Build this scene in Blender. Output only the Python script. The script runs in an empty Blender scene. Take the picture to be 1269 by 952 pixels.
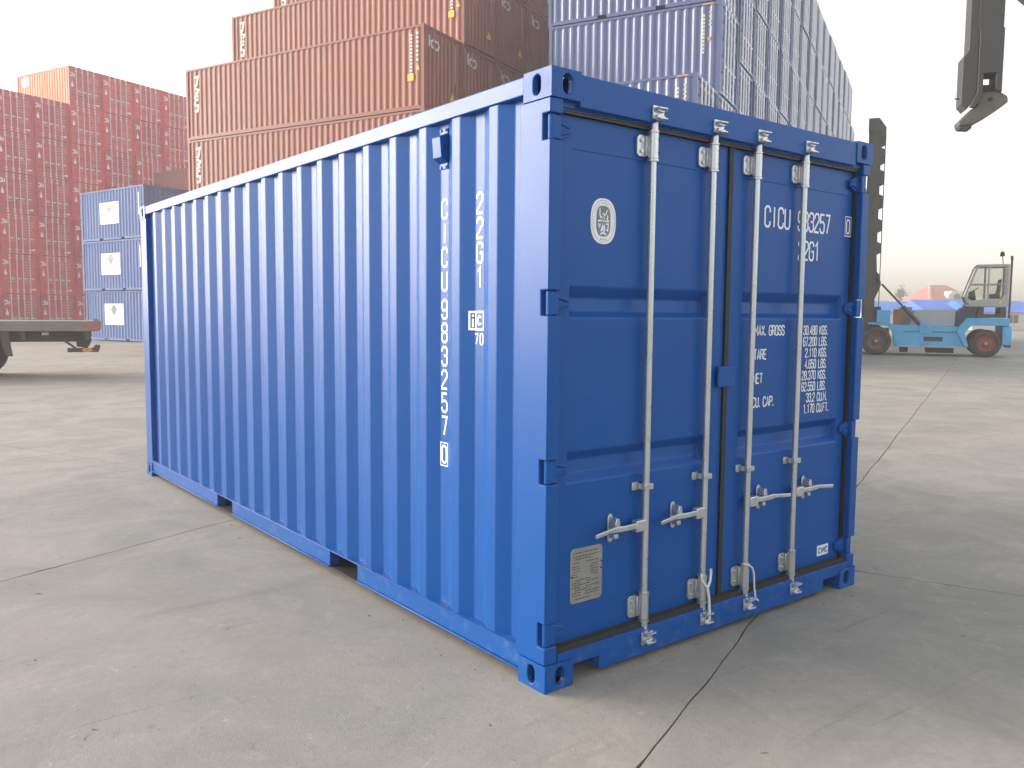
import bpy, bmesh, math, random
from mathutils import Vector, Matrix
random.seed(7)
R = math.radians
scene = bpy.context.scene
COL = scene.collection

# ------------------------------------------------------------------ camera
CAM = Vector((-2.23787, -2.61198, 1.60713))
AX = Vector((0.78698, -0.616925, 0.008073)); BX = Vector((0.045424, 0.070985, 0.996443)); CX = Vector((0.615304, 0.783814, -0.083887))
cd = bpy.data.cameras.new('camera'); cam = bpy.data.objects.new('camera', cd); COL.objects.link(cam)
cd.sensor_width = 36; cd.lens = 1043.57 / 1269 * 36; cd.clip_start = 0.05; cd.clip_end = 4000
m = Matrix((AX, BX, -CX)).transposed().to_4x4(); m.translation = CAM
cam.matrix_world = m
scene.camera = cam

# ------------------------------------------------------------------ light
SUN_AZ, SUN_EL = (-0.62, 0.785), 17.0          # where the sun stands (horizontal direction) and its height in degrees
world = bpy.data.worlds.new('World'); scene.world = world; world.use_nodes = True
nt = world.node_tree; nt.nodes.clear()
sky = nt.nodes.new('ShaderNodeTexSky'); sky.sky_type = 'NISHITA'; sky.sun_disc = False
sky.sun_elevation = R(SUN_EL); sky.sun_rotation = math.atan2(SUN_AZ[0], SUN_AZ[1])
sky.air_density = 1.0; sky.dust_density = 3.0; sky.ozone_density = 1.0; sky.altitude = 0
hs = nt.nodes.new('ShaderNodeHueSaturation'); hs.inputs['Saturation'].default_value = 0.30
tn = nt.nodes.new('ShaderNodeMix'); tn.data_type = 'RGBA'; tn.blend_type = 'MULTIPLY'; tn.inputs['Factor'].default_value = 1; tn.inputs['B'].default_value = (1.0, 0.982, 0.955, 1)   # warm smog
bg = nt.nodes.new('ShaderNodeBackground'); bg.inputs['Strength'].default_value = 0.15
wo = nt.nodes.new('ShaderNodeOutputWorld')
nt.links.new(sky.outputs[0], hs.inputs['Color']); nt.links.new(hs.outputs[0], tn.inputs['A']); nt.links.new(tn.outputs['Result'], bg.inputs[0]); nt.links.new(bg.outputs[0], wo.inputs[0])
sl = bpy.data.lights.new('sun', 'SUN'); sl.energy = 0.5; sl.angle = R(42); sl.color = (1.0, 0.74, 0.50)
so = bpy.data.objects.new('sun', sl); COL.objects.link(so)
sd = Vector((SUN_AZ[0], SUN_AZ[1], 0)).normalized() * math.cos(R(SUN_EL)) + Vector((0, 0, math.sin(R(SUN_EL))))
so.rotation_euler = sd.to_track_quat('Z', 'Y').to_euler(); so.location = (-20, 0, 30)
vs = scene.view_settings; vs.view_transform = 'Standard'; vs.look = 'None'; vs.gamma = 1; vs.use_curve_mapping = False
vs.exposure = 1.58
scene.cycles.max_bounces = 8; scene.cycles.volume_bounces = 2; scene.cycles.use_denoising = True

# ------------------------------------------------------------------ materials
def mat(name, col, rough=0.5, metal=0.0, var=0.0, vscale=3.0, bump=0.0, bscale=40.0, spec=0.5, dirt=None, dscale=2.0, damt=0.5, coat=0.0, trans=0.0, streak=False):
    M = bpy.data.materials.new(name); M.use_nodes = True
    n = M.node_tree.nodes; L = M.node_tree.links
    b = n['Principled BSDF']
    b.inputs['Base Color'].default_value = (*col, 1); b.inputs['Roughness'].default_value = rough
    b.inputs['Metallic'].default_value = metal; b.inputs['Specular IOR Level'].default_value = spec
    b.inputs['Coat Weight'].default_value = coat; b.inputs['Coat Roughness'].default_value = 0.15
    if trans: b.inputs['Transmission Weight'].default_value = trans
    tc = n.new('ShaderNodeTexCoord'); src = tc.outputs['Object']
    last = None
    if var:
        nz = n.new('ShaderNodeTexNoise'); nz.inputs['Scale'].default_value = vscale; nz.inputs['Detail'].default_value = 6; nz.inputs['Roughness'].default_value = 0.6
        L.new(src, nz.inputs['Vector'])
        cr = n.new('ShaderNodeMapRange'); cr.inputs['From Min'].default_value = 0.3; cr.inputs['From Max'].default_value = 0.7
        cr.inputs['To Min'].default_value = 1 - var; cr.inputs['To Max'].default_value = 1 + var
        L.new(nz.outputs['Fac'], cr.inputs['Value'])
        mx = n.new('ShaderNodeVectorMath'); mx.operation = 'SCALE'; mx.inputs[0].default_value = col
        L.new(cr.outputs[0], mx.inputs['Scale']); last = mx.outputs[0]
        rr = n.new('ShaderNodeMapRange'); rr.inputs['From Min'].default_value = 0.3; rr.inputs['From Max'].default_value = 0.7
        rr.inputs['To Min'].default_value = max(0.05, rough - 0.06); rr.inputs['To Max'].default_value = min(1, rough + 0.06)
        L.new(nz.outputs['Fac'], rr.inputs['Value']); L.new(rr.outputs[0], b.inputs['Roughness'])
    if dirt:
        mp = n.new('ShaderNodeMapping'); mp.inputs['Scale'].default_value = (dscale * 3, dscale * 3, dscale * 0.35) if streak else (dscale,) * 3
        L.new(src, mp.inputs[0])
        n2 = n.new('ShaderNodeTexNoise'); n2.inputs['Scale'].default_value = 1; n2.inputs['Detail'].default_value = 8; n2.inputs['Roughness'].default_value = 0.68
        L.new(mp.outputs[0], n2.inputs['Vector'])
        r2 = n.new('ShaderNodeMapRange'); r2.inputs['From Min'].default_value = 0.52; r2.inputs['From Max'].default_value = 0.75
        r2.inputs['To Max'].default_value = damt; L.new(n2.outputs['Fac'], r2.inputs['Value'])
        mm = n.new('ShaderNodeMix'); mm.data_type = 'RGBA'; mm.inputs['B'].default_value = (*dirt, 1)
        mm.inputs['A'].default_value = (*col, 1)
        if last: L.new(last, mm.inputs['A'])
        L.new(r2.outputs[0], mm.inputs['Factor']); last = mm.outputs['Result']
    if last: L.new(last, b.inputs['Base Color'])
    if bump:
        n3 = n.new('ShaderNodeTexNoise'); n3.inputs['Scale'].default_value = bscale; n3.inputs['Detail'].default_value = 4
        L.new(src, n3.inputs['Vector'])
        bp = n.new('ShaderNodeBump'); bp.inputs['Strength'].default_value = bump; bp.inputs['Distance'].default_value = 0.01
        L.new(n3.outputs['Fac'], bp.inputs['Height']); L.new(bp.outputs[0], b.inputs['Normal'])
    return M

M = {}
M['blue'] = mat('blue paint', (0.003, 0.077, 0.315), 0.36, var=0.02, vscale=0.5, spec=0.24)
M['bluew'] = mat('blue paint with scuffs', (0.003, 0.077, 0.315), 0.39, spec=0.24, var=0.05, vscale=2.5, bump=0.05, bscale=9, dirt=(0.08, 0.15, 0.33), dscale=16, damt=0.8)
M['galv'] = mat('galvanised steel', (0.56, 0.59, 0.61), 0.30, metal=0.75, var=0.05, vscale=9)
M['rubber'] = mat('black rubber', (0.016, 0.016, 0.017), 0.6, var=0.15, vscale=9)
M['gasket'] = mat('grey gasket', (0.055, 0.052, 0.048), 0.55, var=0.2, vscale=12)
M['dark'] = mat('dark steel', (0.02, 0.02, 0.022), 0.7, var=0.2)
M['white'] = mat('white vinyl lettering', (0.80, 0.82, 0.84), 0.45)
M['emblem'] = mat('slate print', (0.16, 0.19, 0.24), 0.5)
M['plate'] = mat('aluminium plate', (0.32, 0.32, 0.30), 0.42, metal=0.45, var=0.15, vscale=14)
M['ink'] = mat('black ink', (0.05, 0.05, 0.06), 0.5)
M['label'] = mat('white label', (0.75, 0.78, 0.85), 0.4)
M['blueink'] = mat('blue ink', (0.03, 0.06, 0.25), 0.5)
M['rope'] = mat('white seal strap', (0.70, 0.70, 0.68), 0.6)
M['wood'] = mat('floor underside', (0.03, 0.028, 0.025), 0.9)
M['brown'] = mat('brown container paint', (0.26, 0.075, 0.050), 0.45, var=0.10, vscale=0.8, dirt=(0.33, 0.135, 0.10), dscale=0.8, damt=0.5, streak=True)
M['browndark'] = mat('brown rail paint', (0.24, 0.08, 0.065), 0.5, var=0.12, vscale=1.5)
M['red'] = mat('red container paint', (0.46, 0.014, 0.060), 0.5, var=0.12, vscale=0.6, dirt=(0.44, 0.05, 0.10), dscale=0.9, damt=0.5, streak=True)
M['redb'] = mat('bright red container paint', (0.56, 0.020, 0.062), 0.5, var=0.12, vscale=0.6, dirt=(0.22, 0.06, 0.06), dscale=0.9, damt=0.5, streak=True)
M['orange'] = mat('sunlit red container side', (0.60, 0.20, 0.06), 0.5, var=0.08, vscale=0.6)  # warm sunlight on a red side wall, put into the base colour
M['bgrey'] = mat('blue grey container paint', (0.080, 0.118, 0.265), 0.36, var=0.08, vscale=0.7, dirt=(0.115, 0.155, 0.29), dscale=0.8, damt=0.5, streak=True)
M['bgalv'] = mat('pale lock bar paint', (0.90, 0.91, 0.96), 0.40)
M['box'] = mat('pale blue container paint', (0.075, 0.15, 0.38), 0.75, var=0.06, vscale=0.6, dirt=(0.10, 0.18, 0.39), dscale=0.7, damt=0.4, streak=True)
M['boxdark'] = mat('slate container paint', (0.10, 0.12, 0.26), 0.5, var=0.08, vscale=0.6)
M['maroon'] = mat('maroon container paint', (0.20, 0.055, 0.055), 0.55, var=0.1, vscale=0.5)
M['pinkwhite'] = mat('faded white lettering', (0.74, 0.66, 0.66), 0.5)
M['pinkfaint'] = mat('worn pink lettering', (0.45, 0.22, 0.24), 0.6)
M['yellow'] = mat('yellow decal', (0.75, 0.50, 0.04), 0.5)
M['orangedecal'] = mat('orange decal', (0.70, 0.30, 0.05), 0.5)
M['poster'] = mat('white poster', (0.66, 0.67, 0.65), 0.5, var=0.02, vscale=2)
M['olive'] = mat('olive print', (0.16, 0.14, 0.03), 0.5)
M['orangeprint'] = mat('orange print', (0.32, 0.08, 0.03), 0.5)
M['greyprint'] = mat('grey print', (0.05, 0.05, 0.06), 0.5)
M['blueprint'] = mat('blue print', (0.05, 0.06, 0.17), 0.5)
M['paleprint'] = mat('pale grey print', (0.62, 0.63, 0.60), 0.5)
M['cyan'] = mat('sky blue machine paint', (0.09, 0.45, 0.78), 0.45, var=0.12, vscale=1.2, dirt=(0.10, 0.20, 0.26), dscale=1.5, damt=0.5)
M['cabgrey'] = mat('cab grey paint', (0.42, 0.44, 0.42), 0.5, var=0.06)
M['hood'] = mat('grey hood panel', (0.42, 0.45, 0.47), 0.5, var=0.05)
M['glass'] = mat('cab glass', (0.80, 0.82, 0.78), 0.03, spec=0.4, trans=1.0)
M['tyre'] = mat('dusty tyre', (0.060, 0.050, 0.048), 0.85, var=0.25, vscale=4)
M['rimred'] = mat('red wheel rim', (0.28, 0.06, 0.05), 0.6, var=0.2, vscale=4)
M['rimrust'] = mat('rusty wheel rim', (0.17, 0.10, 0.075), 0.7, var=0.25, vscale=4)
M['mast'] = mat('greasy mast steel', (0.055, 0.058, 0.05), 0.55, var=0.25, vscale=2)
M['rust'] = mat('orange primer', (0.42, 0.15, 0.08), 0.7, var=0.2)
M['beige'] = mat('beige panel', (0.36, 0.32, 0.24), 0.6, var=0.08)
M['deck'] = mat('grey trailer paint', (0.19, 0.18, 0.17), 0.6, var=0.15, vscale=2, dirt=(0.25, 0.14, 0.11), dscale=1.2, damt=0.6)
M['chassis'] = mat('black chassis paint', (0.055, 0.055, 0.055), 0.6, var=0.2, vscale=3)
M['tail'] = mat('red tail board', (0.32, 0.13, 0.12), 0.6, var=0.15)
M['amber'] = mat('amber reflector', (0.65, 0.24, 0.06), 0.35)
M['leg'] = mat('lifting leg grey paint', (0.055, 0.056, 0.06), 0.6, var=0.15, vscale=3, dirt=(0.05, 0.05, 0.05), dscale=3, damt=0.6)
M['leglight'] = mat('worn foot steel', (0.11, 0.105, 0.095), 0.55, var=0.25, vscale=6)
M['roofblue'] = mat('blue roof sheet', (0.04, 0.16, 0.60), 0.5, var=0.15, vscale=0.15)
M['shedwall'] = mat('white shed wall', (0.55, 0.52, 0.48), 0.7, var=0.08, vscale=0.3)
M['wallgrey'] = mat('grey rendered wall', (0.34, 0.33, 0.32), 0.8, var=0.1, vscale=0.3)
M['rooftile'] = mat('red tiled roof', (0.34, 0.12, 0.10), 0.8, var=0.15, vscale=0.5)
M['roofgrey'] = mat('grey brown roof', (0.30, 0.27, 0.24), 0.8, var=0.12, vscale=0.4)
M['winglass'] = mat('dark window', (0.05, 0.06, 0.08), 0.2)

def concrete(name, base, seed):
    Mt = bpy.data.materials.new(name); Mt.use_nodes = True
    n = Mt.node_tree.nodes; L = Mt.node_tree.links; b = n['Principled BSDF']
    geo = n.new('ShaderNodeNewGeometry'); oi = n.new('ShaderNodeObjectInfo')
    def noise(sc, det=6, ro=0.6, vec=None, dist=0.0):
        t = n.new('ShaderNodeTexNoise'); t.inputs['Scale'].default_value = sc; t.inputs['Detail'].default_value = det
        t.inputs['Roughness'].default_value = ro; t.inputs['Distortion'].default_value = dist
        L.new(vec or geo.outputs['Position'], t.inputs['Vector']); return t.outputs['Fac']
    def rng(x, a, bb, c, d):
        r = n.new('ShaderNodeMapRange'); r.inputs['From Min'].default_value = a; r.inputs['From Max'].default_value = bb
        r.inputs['To Min'].default_value = c; r.inputs['To Max'].default_value = d; L.new(x, r.inputs['Value']); return r.outputs[0]
    def mix(f, A, Bc, typ='MIX'):
        x = n.new('ShaderNodeMix'); x.data_type = 'RGBA'; x.blend_type = typ
        L.new(f, x.inputs['Factor'])
        for k, s in (('A', A), ('B', Bc)):
            if isinstance(s, tuple): x.inputs[k].default_value = (*s, 1)
            else: L.new(s, x.inputs[k])
        return x.outputs['Result']
    big = noise(0.22, 5, 0.55, dist=0.4); mid = noise(1.1, 8, 0.65, dist=0.8); fine = noise(26, 6, 0.7); grit = noise(160, 3, 0.6)
    col = mix(rng(big, 0.35, 0.65, 0, 1), tuple(c * 0.88 for c in base), tuple(min(1, c * 1.12) for c in base))
    col = mix(rng(mid, 0.42, 0.70, 0, 0.85), col, (base[0] * 0.62, base[1] * 0.68, base[2] * 0.70))
    col = mix(rng(noise(2.3, 7, 0.7, dist=1.4), 0.56, 0.72, 0, 0.55), col, (base[0] * 1.25, base[1] * 1.22, base[2] * 1.16))
    # drag marks and tyre smears along the yard
    mp = n.new('ShaderNodeMapping'); mp.inputs['Rotation'].default_value = (0, 0, R(-24)); mp.inputs['Scale'].default_value = (0.35, 2.6, 1)
    L.new(geo.outputs['Position'], mp.inputs[0])
    col = mix(rng(noise(1.0, 7, 0.7, vec=mp.outputs[0], dist=0.6), 0.56, 0.80, 0, 0.32), col, (base[0] * 0.52, base[1] * 0.52, base[2] * 0.54))
    col = mix(rng(grit, 0.45, 0.72, 0, 0.30), col, (base[0] * 1.3, base[1] * 1.28, base[2] * 1.24))
    col = mix(rng(noise(9.0, 8, 0.75, dist=0.6), 0.5, 0.68, 0, 0.38), col, (base[0] * 0.70, base[1] * 0.70, base[2] * 0.69))
    col = mix(rng(fine, 0.35, 0.7, 0, 0.42), col, (base[0] * 0.72, base[1] * 0.72, base[2] * 0.70))
    for rot, sc, lo in ((31, (0.8, 15, 1), .64), (-52, (0.5, 11, 1), .66), (8, (0.25, 5.0, 1), .62)):      # scrape and tyre marks
        mq = n.new('ShaderNodeMapping'); mq.inputs['Rotation'].default_value = (0, 0, R(rot)); mq.inputs['Scale'].default_value = sc
        L.new(geo.outputs['Position'], mq.inputs[0])
        col = mix(rng(noise(1.0, 4, 0.55, vec=mq.outputs[0], dist=0.5), lo, lo+.10, 0, 0.42), col, (base[0] * 0.50, base[1] * 0.50, base[2] * 0.50))
    col = mix(rng(noise(14.0, 3, 0.5, dist=1.0), 0.66, 0.74, 0, 0.55), col, (base[0] * 0.55, base[1] * 0.54, base[2] * 0.52))
    col = mix(rng(noise(17.0, 3, 0.5, dist=1.0), 0.68, 0.76, 0, 0.5), col, (base[0] * 1.5, base[1] * 1.48, base[2] * 1.42))
    col = mix(rng(noise(5.5, 2, 0.5, dist=2.0), 0.735, 0.775, 0, 0.75), col, (0.085, 0.08, 0.075))
    tint = n.new('ShaderNodeVectorMath'); tint.operation = 'SCALE'; L.new(col, tint.inputs[0]); L.new(rng(oi.outputs['Random'], 0, 1, 0.93, 1.06), tint.inputs['Scale'])
    L.new(tint.outputs[0], b.inputs['Base Color'])
    L.new(rng(mid, 0.3, 0.7, 0.62, 0.82), b.inputs['Roughness']); b.inputs['Specular IOR Level'].default_value = 0.35
    bp = n.new('ShaderNodeBump'); bp.inputs['Strength'].default_value = 0.35; bp.inputs['Distance'].default_value = 0.006
    ad = n.new('ShaderNodeMath'); ad.operation = 'ADD'; L.new(fine, ad.inputs[0]); L.new(grit, ad.inputs[1]); L.new(ad.outputs[0], bp.inputs['Height'])
    L.new(bp.outputs[0], b.inputs['Normal'])
    return Mt
M['gritm'] = mat('stone chip', (0.19, 0.18, 0.165), 0.9, var=0.3, vscale=20)
M['concrete'] = concrete('worn yard concrete', (0.352, 0.33, 0.293), 0)
M['subbase'] = concrete('yard base', (0.30, 0.275, 0.24), 1)

# ------------------------------------------------------------------ mesh helpers
class MB:
    def __init__(s): s.v = []; s.f = []; s.sm = []
    def add(s, vs, fs, smooth=False):
        o = len(s.v); s.v += [tuple(p) for p in vs]; s.f += [tuple(i + o for i in f) for f in fs]; s.sm += [smooth] * len(fs); return s
    def box(s, x0, x1, y0, y1, z0, z1):
        return s.add([(x0,y0,z0),(x1,y0,z0),(x1,y1,z0),(x0,y1,z0),(x0,y0,z1),(x1,y0,z1),(x1,y1,z1),(x0,y1,z1)],
                     [(3,2,1,0),(4,5,6,7),(0,1,5,4),(1,2,6,5),(2,3,7,6),(3,0,4,7)])
    def cyl(s, p0, p1, r, n=12, r1=None, cap=True):
        p0 = Vector(p0); p1 = Vector(p1); d = (p1 - p0).normalized()
        u = d.orthogonal().normalized(); w = d.cross(u); r1 = r if r1 is None else r1
        vs = [p0 + (u * math.cos(t) + w * math.sin(t)) * r for t in [2*math.pi*i/n for i in range(n)]]
        vs += [p1 + (u * math.cos(t) + w * math.sin(t)) * r1 for t in [2*math.pi*i/n for i in range(n)]]
        s.add(vs, [(i, (i+1) % n, n + (i+1) % n, n + i) for i in range(n)], True)
        if cap: s.add(vs, [tuple(range(n))[::-1], tuple(range(n, 2*n))])
        return s
    def prism(s, poly, fn, lo, hi):            # poly: (a,b) points counter-clockwise; fn(a,b,t) -> xyz
        n = len(poly); vs = [fn(a, b, lo) for a, b in poly] + [fn(a, b, hi) for a, b in poly]
        return s.add(vs, [tuple(range(n))[::-1], tuple(range(n, 2*n))] + [(i, (i+1) % n, n + (i+1) % n, n + i) for i in range(n)])
    def beam(s, p0, p1, w, h, up=(0,0,1)):     # rectangular bar
        p0 = Vector(p0); p1 = Vector(p1); d = (p1-p0).normalized(); u = Vector(up).cross(d)
        if u.length < 1e-4: u = d.orthogonal()
        u.normalize(); k = d.cross(u).normalized(); u = u*w/2; k = k*h/2
        q = [p0-u-k, p0+u-k, p0+u+k, p0-u+k, p1-u-k, p1+u-k, p1+u+k, p1-u+k]
        return s.add(q, [(0,1,2,3),(7,6,5,4),(0,4,5,1),(1,5,6,2),(2,6,7,3),(3,7,4,0)])
    def lathe(s, prof, n, fn):                  # prof: (r, t); fn(a, b, t) -> xyz with a,b in the wheel plane
        k = len(prof); vs = []
        for i in range(n):
            t = 2*math.pi*i/n
            vs += [fn(r*math.cos(t), r*math.sin(t), w) for r, w in prof]
        fs = [(i*k+j, i*k+j+1, ((i+1) % n)*k+j+1, ((i+1) % n)*k+j) for i in range(n) for j in range(k-1)]
        return s.add(vs, fs, True)
    def sheet(s, pts, fn, lo, hi):              # open profile pts extruded
        n = len(pts); vs = [fn(a, b, lo) for a, b in pts] + [fn(a, b, hi) for a, b in pts]
        return s.add(vs, [(i, i+1, n+i+1, n+i) for i in range(n-1)])
    def mesh(s, name, bevel=0, seg=2):
        me = bpy.data.meshes.new(name); me.from_pydata(s.v, [], s.f)
        bm = bmesh.new(); bm.from_mesh(me)
        for f, k in zip(bm.faces, s.sm): f.smooth = k
        bmesh.ops.recalc_face_normals(bm, faces=bm.faces)
        if bevel:
            es = [e for e in bm.edges if len(e.link_faces) == 2 and e.calc_face_angle(0) > 0.6]
            r = bmesh.ops.bevel(bm, geom=es, offset=bevel, segments=seg, profile=0.5, affect='EDGES', clamp_overlap=True)
            for f in r['faces']: f.smooth = True
        bm.to_mesh(me); bm.free(); me.update()
        return me
    def build(s, name, material, parent=None, bevel=0, seg=2):
        return put(s.mesh(name, bevel, seg), name, material, parent)

JOINED = ('lettering', 'plate_print', 'emblem_print', 'poster_print', 'emblem_figure')
def put(me, name, material, parent=None):
    if not me.materials: me.materials.append(M[material])
    o = bpy.data.objects.new(name, me); COL.objects.link(o)
    if parent: o.parent = parent
    if name in JOINED: o['kind'] = 'stuff'
    return o
def thing(name, label, cat, loc=(0,0,0), rz=0.0, group=None):
    o = bpy.data.objects.new(name, None); COL.objects.link(o); o.location = loc; o.rotation_euler = (0,0,rz); o.empty_display_size = 0.3
    return tag(o, label, cat, group)
def tag(o, label, cat, group=None):
    o['label'] = label; o['category'] = cat
    if group: o['group'] = group
    return o
def stuff(o): o['kind'] = 'stuff'; return o
def structure(o): o['kind'] = 'structure'; return o
def dup(root, loc, rz, label):
    r = root.copy(); COL.objects.link(r); r.location = loc; r.rotation_euler = (0,0,rz); r['label'] = label
    for ch in root.children:
        c = ch.copy(); COL.objects.link(c); c.parent = r
        for g in ch.children:
            d = g.copy(); COL.objects.link(d); d.parent = c
    return r

# ------------------------------------------------------------------ stroke lettering (flat print)
k1, k2 = .13, .37
GL = {
 'C': [[(.5,.72),(.5,.87),(k2,1),(k1,1),(0,.87),(0,.13),(k1,0),(k2,0),(.5,.13),(.5,.28)]],
 'I': [[(.25,0),(.25,1)]], 'U': [[(0,1),(0,.13),(k1,0),(k2,0),(.5,.13),(.5,1)]],
 '0': [[(0,.13),(k1,0),(k2,0),(.5,.13),(.5,.87),(k2,1),(k1,1),(0,.87),'c']],
 '1': [[(.08,.8),(.3,1),(.3,0)]],
 '2': [[(0,.72),(0,.87),(k1,1),(k2,1),(.5,.87),(.5,.66),(0,.14),(0,0),(.5,0)]],
 '3': [[(0,.74),(0,.87),(k1,1),(k2,1),(.5,.87),(.5,.64),(.4,.53),(.18,.53)],[(.4,.53),(.5,.42),(.5,.13),(k2,0),(k1,0),(0,.13),(0,.26)]],
 '4': [[(.38,0),(.38,1),(0,.28),(.52,.28)]],
 '5': [[(.48,1),(.03,1),(.03,.55),(.15,.6),(k2,.6),(.5,.48),(.5,.13),(k2,0),(k1,0),(0,.13),(0,.25)]],
 '6': [[(.5,.76),(.5,.87),(k2,1),(k1,1),(0,.87),(0,.13),(k1,0),(k2,0),(.5,.13),(.5,.45),(k2,.57),(.02,.5)]],
 '7': [[(0,1),(.5,1),(.2,0)]],
 '8': [[(k1,.53),(0,.64),(0,.87),(k1,1),(k2,1),(.5,.87),(.5,.64),(k2,.53),(k1,.53),(0,.42),(0,.13),(k1,0),(k2,0),(.5,.13),(.5,.42),(k2,.53)]],
 '9': [[(0,.24),(0,.13),(k1,0),(k2,0),(.5,.13),(.5,.87),(k2,1),(k1,1),(0,.87),(0,.55),(k1,.43),(.48,.5)]],
 'G': [[(.5,.74),(.5,.87),(k2,1),(k1,1),(0,.87),(0,.13),(k1,0),(k2,0),(.5,.13),(.5,.48),(.26,.48)]],
 'M': [[(0,0),(0,1),(.3,.35),(.6,1),(.6,0)]], 'A': [[(0,0),(.26,1),(.52,0)],[(.09,.3),(.43,.3)]], 'X': [[(0,0),(.5,1)],[(0,1),(.5,0)]],
 'R': [[(0,0),(0,1),(.36,1),(.5,.88),(.5,.62),(.36,.5),(0,.5)],[(.28,.5),(.5,0)]], 'O': None, 'S': None,
 'T': [[(0,1),(.5,1)],[(.25,1),(.25,0)]], 'E': [[(.5,1),(0,1),(0,0),(.5,0)],[(0,.52),(.4,.52)]], 'N': [[(0,0),(0,1),(.5,0),(.5,1)]],
 'K': [[(0,0),(0,1)],[(.5,1),(0,.4)],[(.17,.6),(.5,0)]],
 'B': [[(0,.5),(0,1),(.36,1),(.47,.88),(.47,.62),(.36,.52),(0,.52)],[(.36,.52),(.5,.42),(.5,.13),(.38,0),(0,0),(0,.52)]],
 'L': [[(0,1),(0,0),(.48,0)]], 'F': [[(0,0),(0,1),(.5,1)],[(0,.52),(.4,.52)]], 'P': [[(0,0),(0,1),(.36,1),(.5,.88),(.5,.58),(.36,.46),(0,.46)]],
 '.': [[(.06,-.05),(.06,.15)]], ',': [[(.10,.12),(.02,-.12)]],
}
GL['O'] = GL['0']; GL['S'] = [[(.5,.74),(.5,.87),(k2,1),(k1,1),(0,.87),(0,.66),(.1,.56),(.4,.46),(.5,.36),(.5,.13),(k2,0),(k1,0),(0,.13),(0,.26)]]
GW = {'M': .6, '.': .14, ',': .14, 'I': .5, ' ': .35}
def ribbon(mb, pts, t, fn):
    closed = pts[-1] == 'c'
    p = [Vector(q) for q in (pts[:-1] if closed else pts)]; n = len(p); Ls = []; Rs = []
    for i in range(n):
        d0 = (p[i]-p[i-1]) if (i > 0 or closed) else None
        d1 = (p[(i+1) % n]-p[i]) if (i < n-1 or closed) else None
        d0 = (d0 or d1).normalized(); d1 = (d1 or d0).normalized()
        n0 = Vector((-d0.y, d0.x)); n1 = Vector((-d1.y, d1.x)); mt = n0 + n1
        mt = mt.normalized() if mt.length > 1e-3 else n0
        k = t/2/max(0.45, mt.dot(n0))
        e = Vector((0, 0))
        if not closed and i == 0: e = -d1*t*0.0
        Ls.append(fn(*(p[i]+mt*k+e))); Rs.append(fn(*(p[i]-mt*k+e)))
    m = n if closed else n-1
    mb.add(Ls+Rs, [(i, (i+1) % n, n+(i+1) % n, n+i) for i in range(m)])
def text(mb, s, h, fn, asp=0.5, t=0.13, gap=0.22, align=0):
    """Lettering of height h; fn(u, v) maps print coordinates in metres to a point. asp: width of a letter over its height."""
    sx = h*asp/0.5; adv = [((GW.get(c, .5)) + gap*0.5/asp*0.5)*sx for c in s]; x = -align*(sum(adv)-gap*0.25/asp*sx)
    for c, a in zip(s, adv):
        if c != ' ':
            for path in GL[c]:
                pp = [q if q == 'c' else (q[0]*sx, q[1]*h) for q in path]
                ribbon(mb, pp, t*h, lambda u, v: fn(x+u, v))
        x += a
    return x

# ================================================================== GROUND
gb = MB(); gb.add([(-450,-450,-.03),(650,-450,-.03),(650,650,-.03),(-450,650,-.03)], [(0,1,2,3)])
ground = structure(gb.build('ground', 'subbase'))
YA = R(22.4); ux = Vector((math.cos(YA), math.sin(YA), 0)); un = Vector((-math.sin(YA), math.cos(YA), 0))
def slab(u0, u1, t0, t1):
    N = 60; g = 0.0021; pts = []
    def edge(a, b):
        for i in range(N):
            f = i/N; pts.append((a[0]+(b[0]-a[0])*f, a[1]+(b[1]-a[1])*f))
    u0 += g; u1 -= g; t0 += g; t1 -= g
    edge((u0,t0),(u1,t0)); edge((u1,t0),(u1,t1)); edge((u1,t1),(u0,t1)); edge((u0,t1),(u0,t0))
    out = []
    def wob(line, q): return .006*math.sin(q*1.7+line*2.3)+.003*math.sin(q*4.9+line*5.1)+.0025*math.sin(q*13.3+line*1.9)
    ph = [random.uniform(0, 6) for _ in range(4)]
    for i, (u, t) in enumerate(pts):
        s = i // N; j = random.uniform(0, 0.0025) + 0.0015*abs(math.sin(i*0.37+ph[s])) + (random.uniform(.003, .012) if random.random() < .04 else 0)
        fu = min(1, (u-u0)*3, (u1-u)*3); ft = min(1, (t-t0)*3, (t1-t)*3)
        if s in (0, 2): t += max(0, fu)*wob(round(t), u)
        else: u += max(0, ft)*wob(round(u)+50, t)
        if s == 0: t += j
        elif s == 1: u -= j
        elif s == 2: t -= j
        else: u += j
        out.append((u, t))
    mb = MB(); n = len(out)
    top = [tuple(ux*u+un*t) for u, t in out]; low = [(p[0], p[1], -.028) for p in top]
    mb.add(top+low, [tuple(range(n))] + [(i, n+i, n+(i+1) % n, (i+1) % n) for i in range(n)])
    return mb.build('slab', 'concrete', ground)
for i in range(-2, 7):
    for j in range(-3, 9):
        slab(2.54+6*i, 2.54+6*(i+1), -0.549+4*j, -0.549+4*(j+1))

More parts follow.
